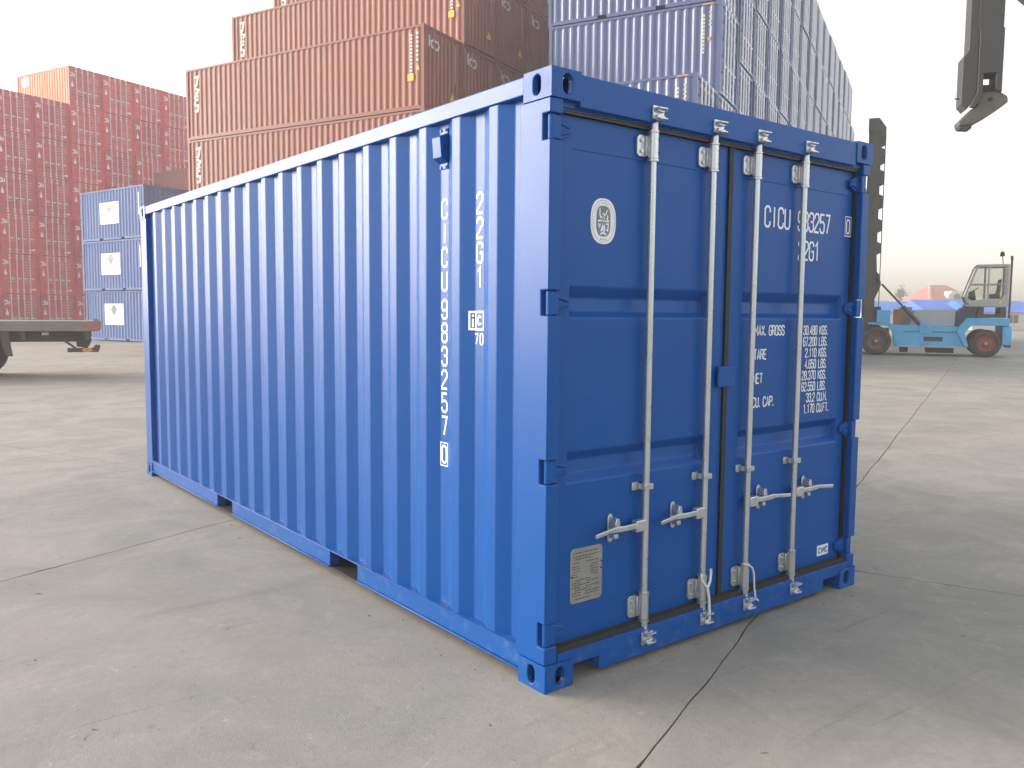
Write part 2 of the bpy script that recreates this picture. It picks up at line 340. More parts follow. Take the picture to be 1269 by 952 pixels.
gv = MB(); rr = random.Random(11)
for i in range(150):
    px = rr.uniform(-4, 16); py = rr.uniform(-3, 16); r_ = rr.choice((.003, .004, .005, .007, .009)) if i > 40 else rr.uniform(.006, .010)
    if i % 9 == 0:                              # grit gathers along the foot of the container
        if rr.random() < .5: px, py = -abs(rr.gauss(0, .10))-.01, rr.uniform(.2, 6)
        else: px, py = rr.uniform(.1, 2.4), -abs(rr.gauss(0, .08))-.01
    q = [Vector((rr.uniform(-1, 1), rr.uniform(-1, 1), rr.uniform(.2, 1)))*r_ for _ in range(2)]
    a = rr.uniform(0, 6.28); c_, s_ = math.cos(a)*r_, math.sin(a)*r_
    gv.add([(px+c_, py+s_, 0), (px-s_, py+c_*.8, 0), (px-c_*.9, py-s_, 0), (px+s_*.8, py-c_, 0), (px+c_*.3, py+s_*.2, r_*.9)], [(0,1,4), (1,2,4), (2,3,4), (3,0,4)])
stuff(tag(gv.build('grit', 'gritm'), 'small dark stone chips scattered over the concrete yard', 'grit'))
# ================================================================== HERO CONTAINER
Lc, Wc, Hc = 6.058, 2.438, 2.591
hero = thing('shipping_container', 'large glossy blue container with steel door bars standing alone in front', 'container')
YD = 0.062                                   # outer plane of the doors
def casting(x, y, z, sx, sy, sz, top):
    """Corner casting with its outer corner at (x,y); sx, sy point inwards. Oblong holes in the two outer sides, one in top or bottom."""
    DX, DY, DZ = .162, .178, .118
    mb = MB(); z1 = z+DZ
    def P(a, b, c): return (x+sx*a, y+sy*b, z+c)
    def holed(w, h, hw, hh, cx, cy, fn, depth):
        n = 24; hole = []; rect = []
        for i in range(n):
            t = 2*math.pi*i/n; c, s = math.cos(t), math.sin(t)
            if hh >= hw: r = hw; u = cx + r*c; v = cy + r*s + (hh-hw)*(1 if s > 1e-6 else -1 if s < -1e-6 else 0)
            else: r = hh; v = cy + r*s; u = cx + r*c + (hw-hh)*(1 if c > 1e-6 else -1 if c < -1e-6 else 0)
            hole.append((u, v))
            k = min((w-cx)/c if c > 1e-6 else (cx/-c if c < -1e-6 else 9), (h-cy)/s if s > 1e-6 else (cy/-s if s < -1e-6 else 9))
            rect.append((cx+k*c, cy+k*s))
        cs = [(0,0),(w,0),(w,h),(0,h)]
        for q in cs:                         # snap the nearest rim sample to each corner
            i = min(range(n), key=lambda j: (rect[j][0]-q[0])**2+(rect[j][1]-q[1])**2); rect[i] = q
        vs = [fn(u, v, 0) for u, v in rect]+[fn(u, v, 0) for u, v in hole]+[fn(u, v, depth) for u, v in hole]
        mb.add(vs, [(i, (i+1) % n, n+(i+1) % n, n+i) for i in range(n)] + [(n+i, n+(i+1) % n, 2*n+(i+1) % n, 2*n+i) for i in range(n)])
    holed(DX, DZ, .026, .040, DX*.55, DZ*.5, lambda u, v, d: P(u, d, v), .026)      # end face
    holed(DY, DZ, .024, .040, DY*.52, DZ*.5, lambda u, v, d: P(d, u, v), .026)      # side face
    if top: holed(DX, DY, .032, .058, DX*.5, DY*.5, lambda u, v, d: P(u, v, DZ-d), .026)
    else: mb.add([P(0,0,0), P(DX,0,0), P(DX,DY,0), P(0,DY,0)], [(0,1,2,3)])
    mb.add([P(DX,0,0), P(DX,DY,0), P(DX,DY,DZ), P(DX,0,DZ)], [(0,1,2,3)]); mb.add([P(0,DY,0), P(DX,DY,0), P(DX,DY,DZ), P(0,DY,DZ)], [(0,1,2,3)])
    if not top: mb.add([P(0,0,DZ), P(DX,0,DZ), P(DX,DY,DZ), P(0,DY,DZ)], [(0,1,2,3)])
    else: mb.add([P(0,0,0), P(DX,0,0), P(DX,DY,0), P(0,DY,0)], [(0,1,2,3)])
    me = mb.mesh('corner_casting')
    bm = bmesh.new(); bm.from_mesh(me); bmesh.ops.remove_doubles(bm, verts=bm.verts, dist=1e-5); bmesh.ops.recalc_face_normals(bm, faces=bm.faces)
    es = [e for e in bm.edges if len(e.link_faces) == 2 and e.calc_face_angle(0) > 0.9]
    r = bmesh.ops.bevel(bm, geom=es, offset=.006, segments=3, profile=.5, affect='EDGES', clamp_overlap=True)
    for f in bm.faces: f.smooth = f in set(r['faces'])
    bm.to_mesh(me); bm.free()
    return put(me, 'corner_casting', 'bluew', hero)
for (x, sx) in ((0, 1), (Wc, -1)):
    for (y, sy) in ((0, 1), (Lc, -1)):
        casting(x, y, 0, sx, sy, 1, False); casting(x, y, Hc-.118, sx, sy, 1, True)
# corner posts at the doors, with a notch for each hinge
HZ = (2.36, 1.65, .945, .245)
for x, s in ((0, 1), (Wc, -1)):
    pf = [(.205, .1184), (.205, Hc-.1184), (.008, Hc-.1184)]
    for h in HZ: pf += [(.008, h+.052), (.058, h+.052), (.058, h-.052), (.008, h-.052)]
    pf.append((.008, .1184))
    mb = MB(); lo, hi = sorted((x+s*.004, x+s*.074)); mb.prism(pf, lambda a, b_, t: (t, a, b_), lo, hi)
    mb.build('corner_post', 'blue', hero, .005)
for x, s in ((0, 1), (Wc, -1)):
    mb = MB(); mb.box(min(x+s*.004, x+s*.10), max(x+s*.004, x+s*.10), Lc-.19, Lc-.006, .118, Hc-.118); mb.build('corner_post', 'blue', hero, .005)
# corrugated side walls
PIT = .29; CD = .036; CX0 = .012
def crest_profile():
    pts = [(.204, CX0+CD)]
    y = .29; pts.append((y, CX0+CD))
    for k in range(19):
        c = .40+PIT*k
        pts += [(c-.031, CX0), (c+.031, CX0), (c+.112, CX0+CD), (c+.178, CX0+CD)]
    pts = pts[:-1]; pts.append((Lc-.189, CX0+CD))
    return pts
PROF = crest_profile()
def xs(y):
    for (a, xa), (b, xb) in zip(PROF, PROF[1:]):
        if a <= y <= b: return xa+(xb-xa)*(y-a)/(b-a)
    return CX0+CD
mb = MB(); n = len(PROF); zs = [.150, 2.515]
vs = []; 
for z in zs: vs += [(x, y, z) for y, x in PROF]
mb.add(vs, [(i, i+1, n+i+1, n+i) for i in range(n-1)])
me = mb.mesh('side_panel'); bm = bmesh.new(); bm.from_mesh(me)
es = [e for e in bm.edges if len(e.link_faces) == 2]; r = bmesh.ops.bevel(bm, geom=es, offset=.0055, segments=2, profile=.5, affect='EDGES')
bf = set(r['faces'])
for f in bm.faces: f.smooth = f in bf
bm.to_mesh(me); bm.free(); put(me, 'side_panel', 'blue', hero)
mb = MB(); mb.sheet([(Lc-y if False else y, Wc-x) for y, x in PROF], lambda a, b, t: (b, a, t), .15, 2.515); mb.build('side_panel', 'blue', hero)
# rails
for x, s in ((0, 1), (Wc, -1)):
    mb = MB(); lo, hi = sorted((x+s*.004, x+s*.066)); mb.box(lo, hi, .179, Lc-.179, 2.506, 2.584); mb.build('top_rail', 'blue', hero, .006)
    # bottom rail: channel with an outward lower lip, interrupted by two fork pockets
    mb = MB()
    def seg(y0, y1, z0=.046):
        lo, hi = sorted((x+s*.010, x+s*.072)); mb.box(lo, hi, y0, y1, z0+.010, .1495)
        lo, hi = sorted((x+s*.0005, x+s*.105)); mb.box(lo, hi, y0, y1, z0, z0+.0097)
    seg(.179, 1.690); seg(2.045, 3.725); seg(4.055, Lc-.179)
    lo, hi = sorted((x+s*.002, x+s*.072))
    mb.box(lo, hi, .179, Lc-.179, .1498, .158)
    mb.build('bottom_rail', 'bluew', hero, .0025, 1)
for y0, y1 in ((1.690, 2.045), (3.725, 4.055)):
    mb = MB(); t = .006
    mb.box(.075, Wc-.075, y0-t, y0, .05, .148); mb.box(.075, Wc-.075, y1, y1+t, .05, .148); mb.box(.012, Wc-.012, y0, y1, .046, .0497)
    mb.build('fork_pocket', 'dark', hero)  # dark faces and floor plate stand in for the shade inside the pocket
mb = MB(); mb.box(.06, Wc-.06, .02, Lc-.05, .1485, .175); mb.build('floor', 'wood', hero)
mb = MB()
for i in range(14):
    y = .35+i*.41
    if not any(a-.05 < y < b+.05 for a, b in ((1.69, 2.045), (3.725, 4.055))): mb.box(.107, Wc-.107, y, y+.05, .05, .148)
o = mb.build('floor_beams', 'dark', hero)
rp = [(0.064, 2.562)]
mb = MB(); pts = [(.12, 2.566)]
y = .2
while y < Lc-.25:
    pts += [(y, 2.566), (y+.03, 2.583), (y+.10, 2.583), (y+.13, 2.566)]; y += .209
mb.sheet(pts, lambda a, b, t: (t, a, b), .066, Wc-.066); mb.build('roof', 'blue', hero)
mb = MB(); pts = []
xx = .11
while xx < Wc-.3: pts += [(xx, Lc-.05), (xx+.11, Lc-.05), (xx+.13, Lc-.012), (xx+.24, Lc-.012)]; xx += .26
pts.append((Wc-.10, Lc-.05)); mb.sheet(pts, lambda a, b, t: (a, b, t), .12, Hc-.10); mb.build('end_panel', 'blue', hero)
mb = MB(); mb.box(.163, Wc-.163, Lc-.10, Lc-.006, .01, .15); mb.box(.163, Wc-.163, Lc-.10, Lc-.006, 2.50, 2.585); mb.build('end_rail', 'blue', hero)
# door header and sill
mb = MB(); mb.box(.1625, Wc-.1625, .006, .12, 2.452, 2.583); mb.box(.075, Wc-.075, .030, .12, 2.445, 2.4725); mb.build('door_header', 'blue', hero, .004)
mb = MB()
pf = [(.1625, .1165), (.1625, .09), (.168, .088), (.322, .088), (.326, .084), (.326, .026), (Wc-.326, .026), (Wc-.326, .084), (Wc-.322, .088), (Wc-.168, .088), (Wc-.1625, .09), (Wc-.1625, .1165), (Wc-.075, .1185), (Wc-.075, .152), (.075, .152), (.075, .1185)]
mb.prism(pf, lambda a, b, t: (a, t, b), .007, .14); mb.build('door_sill', 'bluew', hero, .003)
# door leaves with two pressed recesses each
GZ = [(1.590, 1.617, 1.676, 1.7225), (.874, .910, .969, 1.011)]
def door_leaf(x0, x1, g0, g1):
    mb = MB(); D = .040; y0 = YD
    zc = [.168]
    rows = []                                   # (z, depth) down the pressed strip
    for a, b, c, d in sorted(GZ): rows += [(a, 0), (b, D*.82), (c, D), (d, 0)]
    zl = [.168] + [r_[0] for r_ in rows] + [2.428]
    dl = [0] + [r_[1] for r_ in rows] + [0]
    def P(x, z, d=0): return (x, y0+d, z)
    for i in range(len(zl)-1):                  # side strips and pressed strip
        za, zb = zl[i], zl[i+1]
        for a, b in ((x0, g0), (g1, x1)): mb.add([P(a, za), P(b, za), P(b, zb), P(a, zb)], [(0,1,2,3)])
        mb.add([P(g0+.4*dl[i], za, dl[i]), P(g1-.4*dl[i], za, dl[i]), P(g1-.4*dl[i+1], zb, dl[i+1]), P(g0+.4*dl[i+1], zb, dl[i+1])], [(0,1,2,3)])
        if dl[i] or dl[i+1]:
            for g, s in ((g0, 1), (g1, -1)): mb.add([P(g, za), P(g+s*.4*dl[i], za, dl[i]), P(g+s*.4*dl[i+1], zb, dl[i+1]), P(g, zb)], [(0,1,2,3)])
    mb.box(x0, x1, y0+.0422, y0+.055, .168, 2.428)
    for a, b, c, d in ((x0, x0, .168, 2.428), (x1, x1, .168, 2.428)): mb.add([P(a, c), P(a, c, .0422), P(a, d, .0422), P(a, d)], [(0,1,2,3)])
    for z in (.168, 2.428): mb.add([P(x0, z), P(x1, z), P(x1, z, .0422), P(x0, z, .0422)], [(0,1,2,3)])
    me = mb.mesh('door'); bm = bmesh.new(); bm.from_mesh(me); bmesh.ops.remove_doubles(bm, verts=bm.verts, dist=1e-4); bmesh.ops.recalc_face_normals(bm, faces=bm.faces)
    es = [e for e in bm.edges if len(e.link_faces) == 2 and e.calc_face_angle(0) > 0.35]; r = bmesh.ops.bevel(bm, geom=es, offset=.006, segments=2, profile=.5, affect='EDGES', clamp_overlap=True)
    bm.to_mesh(me); bm.free()
    return put(me, 'door', 'blue', hero)
doorL = door_leaf(.094, 1.203, .166, 1.078); doorR = door_leaf(1.235, 2.344, 1.349, 2.272)
for d, x0, x1 in ((doorL, .17, 1.10), (doorR, 1.33, 2.27)):                  # welded seams of the pressed panel
    for z in (2.294, .303):
        mb = MB(); mb.cyl((x0, YD+.0005, z), (x1, YD+.0005, z), .0032, 6); mb.build('weld_seam', 'blue', d)
# rubber seals
mb = MB(); mb.box(.076, Wc-.076, .040, .118, 2.4285, 2.4445); mb.prism([(.036, 2.438), (.052, 2.4285), (.075, 2.4285), (.075, 2.4445), (.036, 2.4445)], lambda a, b, t: (t, a, b), .077, Wc-.077); mb.build('door_gasket', 'gasket', hero)
mb = MB(); mb.box(.076, Wc-.076, .030, .118, .1525, .1675); mb.build('door_gasket', 'rubber', hero)
for x0, x1, y in ((.0745, .0935, .045), (Wc-.0935, Wc-.0745, .045), (1.204, 1.234, .050)):
    mb = MB(); mb.box(x0, x1, y, .117, .168, 2.428); mb.build('door_gasket', 'rubber', hero)
# hinges
def hinge(x, s, z):
    mb = MB()
    def P(a, y, zz): return (x+s*a, y, zz)
    mb.cyl(P(.032, .033, z-.048), P(.032, .033, z+.048), .0155, 12)
    pf = [(.03, -.045), (.085, -.045), (.150, -.016), (.150, .016), (.085, .045), (.03, .045)]
    if s < 0: pf = pf[::-1]
    mb.prism([(a, z+b) for a, b in pf], lambda a, b, t: P(a, t, b), .040, YD-.0005)
    mb.cyl(P(.075, .0395, z+.024), P(.135, .0395, z+.010), .007, 8); mb.cyl(P(.075, .0395, z-.024), P(.135, .0395, z-.010), .007, 8)
    lo, hi = sorted((x+s*.036, x+s*.070)); mb.box(lo, hi, .018, .0565, z-.047, z+.047)
    mb.build('hinge', 'blue', hero, .003)
for z in HZ: hinge(0, 1, z); hinge(Wc, -1, z)
# overlapping plate on the middle of the doors
mb = MB(); mb.box(1.145, 1.278, .036, .0500, 1.247, 1.350); mb.box(1.255, 1.275, .0502, YD-.0003, 1.262, 1.335); mb.build('door_stop_plate', 'blue', hero, .003)
# locking bars
RY = .025
def lock_bar(x, hs):
    """hs -1/+1: side to which the handle lies."""
    mb = MB(); mb.cyl((x, RY, .155), (x, RY, 2.455), .0162, 16)
    bar = mb.build('locking_bar', 'galv', hero)
    fs = -1                                    # bracket flanges lie to the left of the bar
    for z0, z1, up in ((2.300, 2.412, 1), (.186, .306, -1)):
        b = MB(); b.cyl((x, RY, z0), (x, RY, z1), .0235, 16)
        b.cyl((x, RY, z0-.012), (x, RY, z0-.002), .0255, 16); b.cyl((x, RY, z1+.002), (x, RY, z1+.010), .0255, 16)
        b.build('bar_sleeve', 'galv', bar)
        b = MB(); zz0, zz1 = z0+.008, z1-.008
        pf = [(-.078, zz0+.012), (-.066, zz0), (-.020, zz0), (-.020, zz1), (-.066, zz1), (-.078, zz1-.012)]
        b.prism([(x+a, q) for a, q in pf], lambda a, q, t: (a, t, q), YD-.014, YD-.001)
        b.box(x-.030, x+.030, RY+.012, YD-.0145, zz0+.004, zz1-.004)
        b.box(x+.020, x+.036, YD-.014, YD-.001, zz0+.004, zz1-.004)
        for q in (.25, .75):
            zz = zz0+(zz1-zz0)*q; b.cyl((x-.052, YD-.022, zz), (x-.052, YD-.0135, zz), .009, 6)
        b.build('bearing_bracket', 'galv', bar, .002, 1)
        b = MB()
        for q in (.22, .78):
            zz = z0+(z1-z0)*q; b.cyl((x+.016, RY-.019, zz), (x+.018, RY-.0225, zz), .0048, 8)
        b.build('bolt_hole', 'ink', bar)
    # cams and keepers
    for z, up in ((2.470, 1), (.128, -1)):
        b = MB()
        b.cyl((x, RY-.003, z-up*.055), (x, RY-.003, z-up*.012), .0185, 12); b.cyl((x, RY-.003, z-up*.012), (x, RY-.003, z+up*.034), .0150, 12)
        pf = [(-.030, .0), (.012, -.006), (.034, .004), (.030, .016), (-.006, .014), (-.028, .020)]
        b.prism([(x+a*.9, z+up*(q-.004)) for a, q in pf][::up], lambda a, q, t: (a, t, q), -.022, RY+.008)
        b.prism([(x-.022, z+up*.030), (x+.020, z+up*.026), (x+.024, z+up*.036), (x-.020, z+up*.042)][::up], lambda a, q, t: (a, t, q), -.020, RY-.004)
        b.build('cam', 'galv', bar, .002, 1)
        b = MB()
        b.box(x-.036, x+.036, -.004, .0055, min(z-up*.004, z+up*.056), max(z-up*.004, z+up*.056))
        for q in (0.0, .044): b.prism([(x-.032, 0), (x+.034, 0), (x+.040, -.020), (x+.022, -.034), (x-.026, -.030)], lambda a, yy, t, q=q: (a, yy-.0045, z+up*(q-.002)+t), -.0035, .0035)
        b.cyl((x+.050, -.004, z+up*.048), (x+.050, .006, z+up*.048), .008, 6)
        b.build('cam_keeper', 'galv', bar, .0015, 1)
    # bar guide
    b = MB(); z = .815
    b.box(x-.064, x-.022, YD-.012, YD-.001, z-.019, z+.019); b.box(x-.030, x+.030, RY-.021, RY+.020, z-.014, z+.014); b.box(x+.022, x+.036, YD-.012, YD-.001, z-.016, z+.016)
    b.box(x-.028, x+.028, RY+.0205, YD-.0125, z-.013, z+.013)
    b.build('bar_guide', 'galv', bar, .003, 1)
    # handle with hub and retainer
    z = .640; hl = .345; b = MB()
    b.box(min(x+hs*.012, x+hs*.075), max(x+hs*.012, x+hs*.075), RY-.020, RY+.016, z-.030, z+.024)
    b.build('handle_hub', 'galv', bar, .005)
    b = MB(); pth = [(.05, RY-.008, z), (.15, RY-.018, z+.002), (.225, RY-.014, z+.004), (hl, RY-.030, z-.004)]
    for (a0, y0, z0), (a1, y1, z1) in zip(pth, pth[1:]): b.beam((x+hs*a0, y0, z0), (x+hs*a1, y1, z1), .012, .026 if a0 < .2 else .020)
    b.build('handle', 'galv', bar, .004)
    b = MB(); xr = x+hs*(.200 if hs < 0 else .135)
    pf = [(-.014, -.058), (.006, -.064), (.018, -.050), (.018, .050), (.008, .068), (-.008, .068), (-.016, .052)]
    b.prism([(xr+a, z+q) for a, q in pf], lambda a, q, t: (a, t, q), YD-.012, YD-.001)
    b.prism([(xr-.012, z-.040), (xr+.014, z-.040), (xr+.014, z-.018), (xr-.012, z-.018)], lambda a, q, t: (a, t, q), RY-.014, YD-.0125)
    b.prism([(xr-.014, z+.018), (xr+.022, z+.012), (xr+.016, z+.050), (xr-.004, z+.056)], lambda a, q, t: (a, t, q), RY-.018, YD-.0125)
    b.build('handle_retainer', 'galv', bar, .003, 1)
    return bar
bars = [lock_bar(.625, -1), lock_bar(1.047, -1), lock_bar(1.391, 1), lock_bar(1.808, 1)]
# seal straps tied round the two inner bars
def strap(pts, r):
    mb = MB()
    for a, b_ in zip(pts, pts[1:]): mb.cyl(a, b_, r, 7)
    s_ = mb.build('seal_strap', 'rope', hero); return s_
x = 1.047; strap([(x-.040, .0, .335), (x-.036, -.004, .300), (x-.010, -.006, .268), (x+.006, -.008, .262), (x+.026, -.004, .285), (x+.036, .0, .325), (x+.034, .0, .345)], .0065)
strap([(x, -.008, .268), (x+.012, -.012, .20), (x+.018, -.014, .10)], .007)
x = 1.391; strap([(x-.045, .004, .322), (x-.01, -.006, .312), (x+.03, .0, .290), (x+.052, .004, .255), (x+.066, .008, .17), (x+.072, .004, .118), (x+.094, .002, .098)], .0052)
# ventilator on the side
mb = MB(); yv, zv = .838, 2.392
pf = [(.030, -.075), (-.012, -.050), (-.020, .045), (.030, .070)]
mb.prism([(CX0+CD-.035+a+.004, zv+b_) for a, b_ in pf], lambda a, b_, t: (a, t, b_), yv-.036, yv+.036)
mb.box(CX0+CD-.006, CX0+CD-.0006, yv-.034, yv+.034, zv-.098, zv+.092); mb.build('ventilator', 'blue', hero, .004)
for dz in (-.088, .084):
    for dy in (-.02, .02):
        mb = MB(); mb.cyl((CX0+CD-.012, yv+dy, zv+dz), (CX0+CD-.0062, yv+dy, zv+dz), .006, 6); mb.build('rivet', 'blue', hero)

# ---- lettering on the doors
e_d = YD-.0016
fd = lambda x0, z0: (lambda u, v: (x0+u, e_d, z0+v))
def pr(name, fnlist, material, parent):
    mb = MB()
    for f in fnlist: f(mb)
    return mb.build(name, material, parent)
def frame_box(mb, u0, u1, v0, v1, t, fn):
    ribbon(mb, [(u0, v0), (u1, v0), (u1, v1), (u0, v1), 'c'], t, fn)
pr('lettering', [lambda mb: text(mb, 'CICU', .103, fd(1.518, 2.067), .42, .115, .30), lambda mb: text(mb, '983257', .100, fd(1.815, 2.066), .40, .115, .26),
                 lambda mb: text(mb, '0', .076, fd(2.296, 2.080), .40, .14), lambda mb: frame_box(mb, -.014, .046, -.016, .094, .005, fd(2.296, 2.080)),
                 lambda mb: text(mb, '22G1', .098, fd(1.828, 1.911), .40, .115, .26)], 'white', doorR)
rows = [('30.480', 'KGS.'), ('67.200', 'LBS.'), ('2.110', 'KGS.'), ('4.650', 'LBS.'), ('28.370', 'KGS.'), ('62.550', 'LBS.'), ('33,2', 'CU.M.'), ('1.170', 'CU.FT.')]
lab = {0: 'MAX. GROSS', 2: 'TARE', 4: 'NET', 6: 'CU. CAP.'}
def spec(mb):
    for i, (a, b_) in enumerate(rows):
        z = 1.502-.0629*i
        text(mb, a, .047, fd(2.035, z), .38, .14, .30, 1); text(mb, b_, .047, fd(2.062, z), .38, .14, .30)
        if i in lab: text(mb, lab[i], .050, fd(1.462, z), .42, .14, .30)
pr('lettering', [spec], 'white', doorR)
# maker's label
mb = MB(); mb.box(2.122, 2.236, e_d-.0004, e_d+.0012, .212, .273); lb = mb.build('label', 'label', doorR)
pr('lettering', [lambda mb: text(mb, 'CIMC', .030, lambda u, v: (2.136+u, e_d-.0016, .227+v), .62, .20, .2)], 'blueink', doorR)
# oval emblem
def oval(mb, cx, cz, w, h, y, n=40, e=2.5):
    pts = []
    for i in range(n):
        t = 2*math.pi*i/n; c, s = math.cos(t), math.sin(t)
        pts.append((cx+w*math.copysign(abs(c)**(2/e), c), y, cz+h*math.copysign(abs(s)**(2/e), s)))
    mb.add(pts, [tuple(range(n))])
EC = (.357, 2.008)
pr('emblem', [lambda mb: oval(mb, *EC, .076, .098, e_d)], 'white', doorL)
def ringmarks(mb):
    oval_pts = lambda w, h: [(EC[0]+w*math.cos(2*math.pi*i/40), EC[1]+h*math.sin(2*math.pi*i/40)) for i in range(40)] + ['c']
    ribbon(mb, oval_pts(.069, .090), .0016, lambda u, v: (u, e_d-.0006, v))
    for i in range(34):                       # the tiny ring of letters
        t = math.pi*(-.18+1.36*i/33); c, s = math.cos(t), math.sin(t)
        if i % 7 == 5: continue
        a = (EC[0]+.0585*c, EC[1]+.078*s)
        ribbon(mb, [(a[0]-.003*c-.0012*s, a[1]-.004*s), (a[0]+.003*c, a[1]+.004*s)], .0022, lambda u, v: (u, e_d-.0006, v))
    for i in range(4): ribbon(mb, [(EC[0]-.016+.0105*i, EC[1]-.082), (EC[0]-.014+.0105*i, EC[1]-.074)], .004, lambda u, v: (u, e_d-.0006, v))
pr('emblem_print', [lambda mb: oval(mb, EC[0], EC[1], .043, .066, e_d-.0006, e=3), ringmarks], 'emblem', doorL)
fe = lambda u, v: (EC[0]+u, e_d-.0012, EC[1]+v)
def figure(mb):
    for pth, t in (([(0, .034), (0, .028)], .012), ([(-.002, .024), (.001, -.006), (-.006, -.030), (-.014, -.044)], .011), ([(.002, -.004), (.006, -.028), (.004, -.046)], .010),
                   ([(0, .020), (.014, .030), (.022, .050)], .006), ([(-.002, .020), (-.018, .016), (-.022, .028), (-.022, .054)], .006),
                   ([(-.034, 0), (-.012, .002)], .007), ([(.012, .000), (.034, .002)], .007), ([(.024, .006), (.024, .026)], .007), ([(-.030, -.010), (-.024, -.026), (-.018, -.012)], .006),
                   ([(.016, -.012), (.030, -.010), (.026, -.040), (.018, -.034)], .006), ([(-.018, -.056), (.0, -.050), (.018, -.057)], .008), ([(-.010, .010), (.010, .008)], .007)):
        ribbon(mb, pth, t, fe)
pr('emblem_figure', [figure], 'white', doorL)
# rating plate
PX0, PX1, PZ0, PZ1 = .190, .384, .332, .578
mb = MB(); c = .012
mb.prism([(PX0+c, PZ0), (PX1-c, PZ0), (PX1, PZ0+c), (PX1, PZ1-c), (PX1-c, PZ1), (PX0+c, PZ1), (PX0, PZ1-c), (PX0, PZ0+c)], lambda a, b_, t: (a, t, b_), YD-.004, YD-.0006)
plate = mb.build('rating_plate', 'plate', doorL, .001, 1)
def fine_print(mb):
    rr = random.Random(3); z = PZ1-.020
    while z > PZ0+.014:
        if .44 < z < .50: spans = [(.008, .065), (.118, .178)]
        elif z > .53: spans = [(.012, .180)]
        else: spans = [(.008, .075), (.090, .182)] if rr.random() < .7 else [(.02, .13)]
        for a, b_ in spans:
            x_ = PX0+a+rr.uniform(0, .01); e_ = PX0+b_-rr.uniform(0, .02)
            while x_ < e_:
                w = rr.uniform(.006, .02); ribbon(mb, [(x_, z), (min(e_, x_+w), z)], .0042, lambda u, v: (u, YD-.0048, v)); x_ += w+.004
        z -= rr.choice((.0105, .0115, .0165))
pr('plate_print', [fine_print], 'ink', plate)
mb = MB()
for a, b_ in ((PX0+.008, .455), (PX1-.008, .47), (PX1-.006, .50)): mb.cyl((a, YD-.007, b_), (a, YD-.004, b_), .004, 8)
mb.build('rivet', 'dark', plate)

# ---- lettering down the side, painted on the pressed wall
def fs_(y0, z0): return lambda u, v: (xs(y0-u)-.0015, y0-u, z0+v)        # u runs to the near end
def vertical(mb, s, yc, ztop, pitch, h, w):
    z = ztop
    for ch in s:
        if ch != ' ': text(mb, ch, h, fs_(yc+w/2, z-h), w/h, .125)
        z -= pitch
vl = MB(); vertical(vl, 'CICU', .835, 2.150, .1155, .090, .043); vertical(vl, '983257', .835, 1.668, .1145, .090, .043)
text(vl, '0', .082, fs_(.835+.020, .868), .45, .14); frame_box(vl, -.012, .049, -.016, .098, .005, fs_(.835+.020, .868))
vertical(vl, '22G1', .545, 2.152, .1125, .090, .043); vl.build('lettering', 'white', hero)
lg = MB(); ys = [.612, .580, .5115]; fz = lambda y, z: (xs(y)-.0016, y, z)
for z0, z1 in ((1.526, 1.536), (1.606, 1.616)):
    for a, b_ in zip(ys, ys[1:]): lg.add([fz(a, z0), fz(b_, z0), fz(b_, z1), fz(a, z1)], [(0,1,2,3)])
for a, b_ in ((.612, .602), (.577, .569), (.518, .5115)): lg.add([fz(a, 1.5362), fz(b_, 1.5362), fz(b_, 1.6058), fz(a, 1.6058)], [(0,1,2,3)])
lg.add([fz(.595, 1.540), fz(.584, 1.540), fz(.584, 1.580), fz(.595, 1.580)], [(0,1,2,3)]); lg.add([fz(.595, 1.588), fz(.584, 1.588), fz(.584, 1.600), fz(.595, 1.600)], [(0,1,2,3)])
ribbon(lg, [(.030, .046), (.010, .052), (.002, .034), (.008, .014), (.030, .018)], .010, lambda u, v: fz(.560-u, 1.540+v))
text(lg, '70', .048, lambda u, v: fz(.5785-u, 1.462+v), .46, .14, .75); lg.build('lettering', 'white', hero)

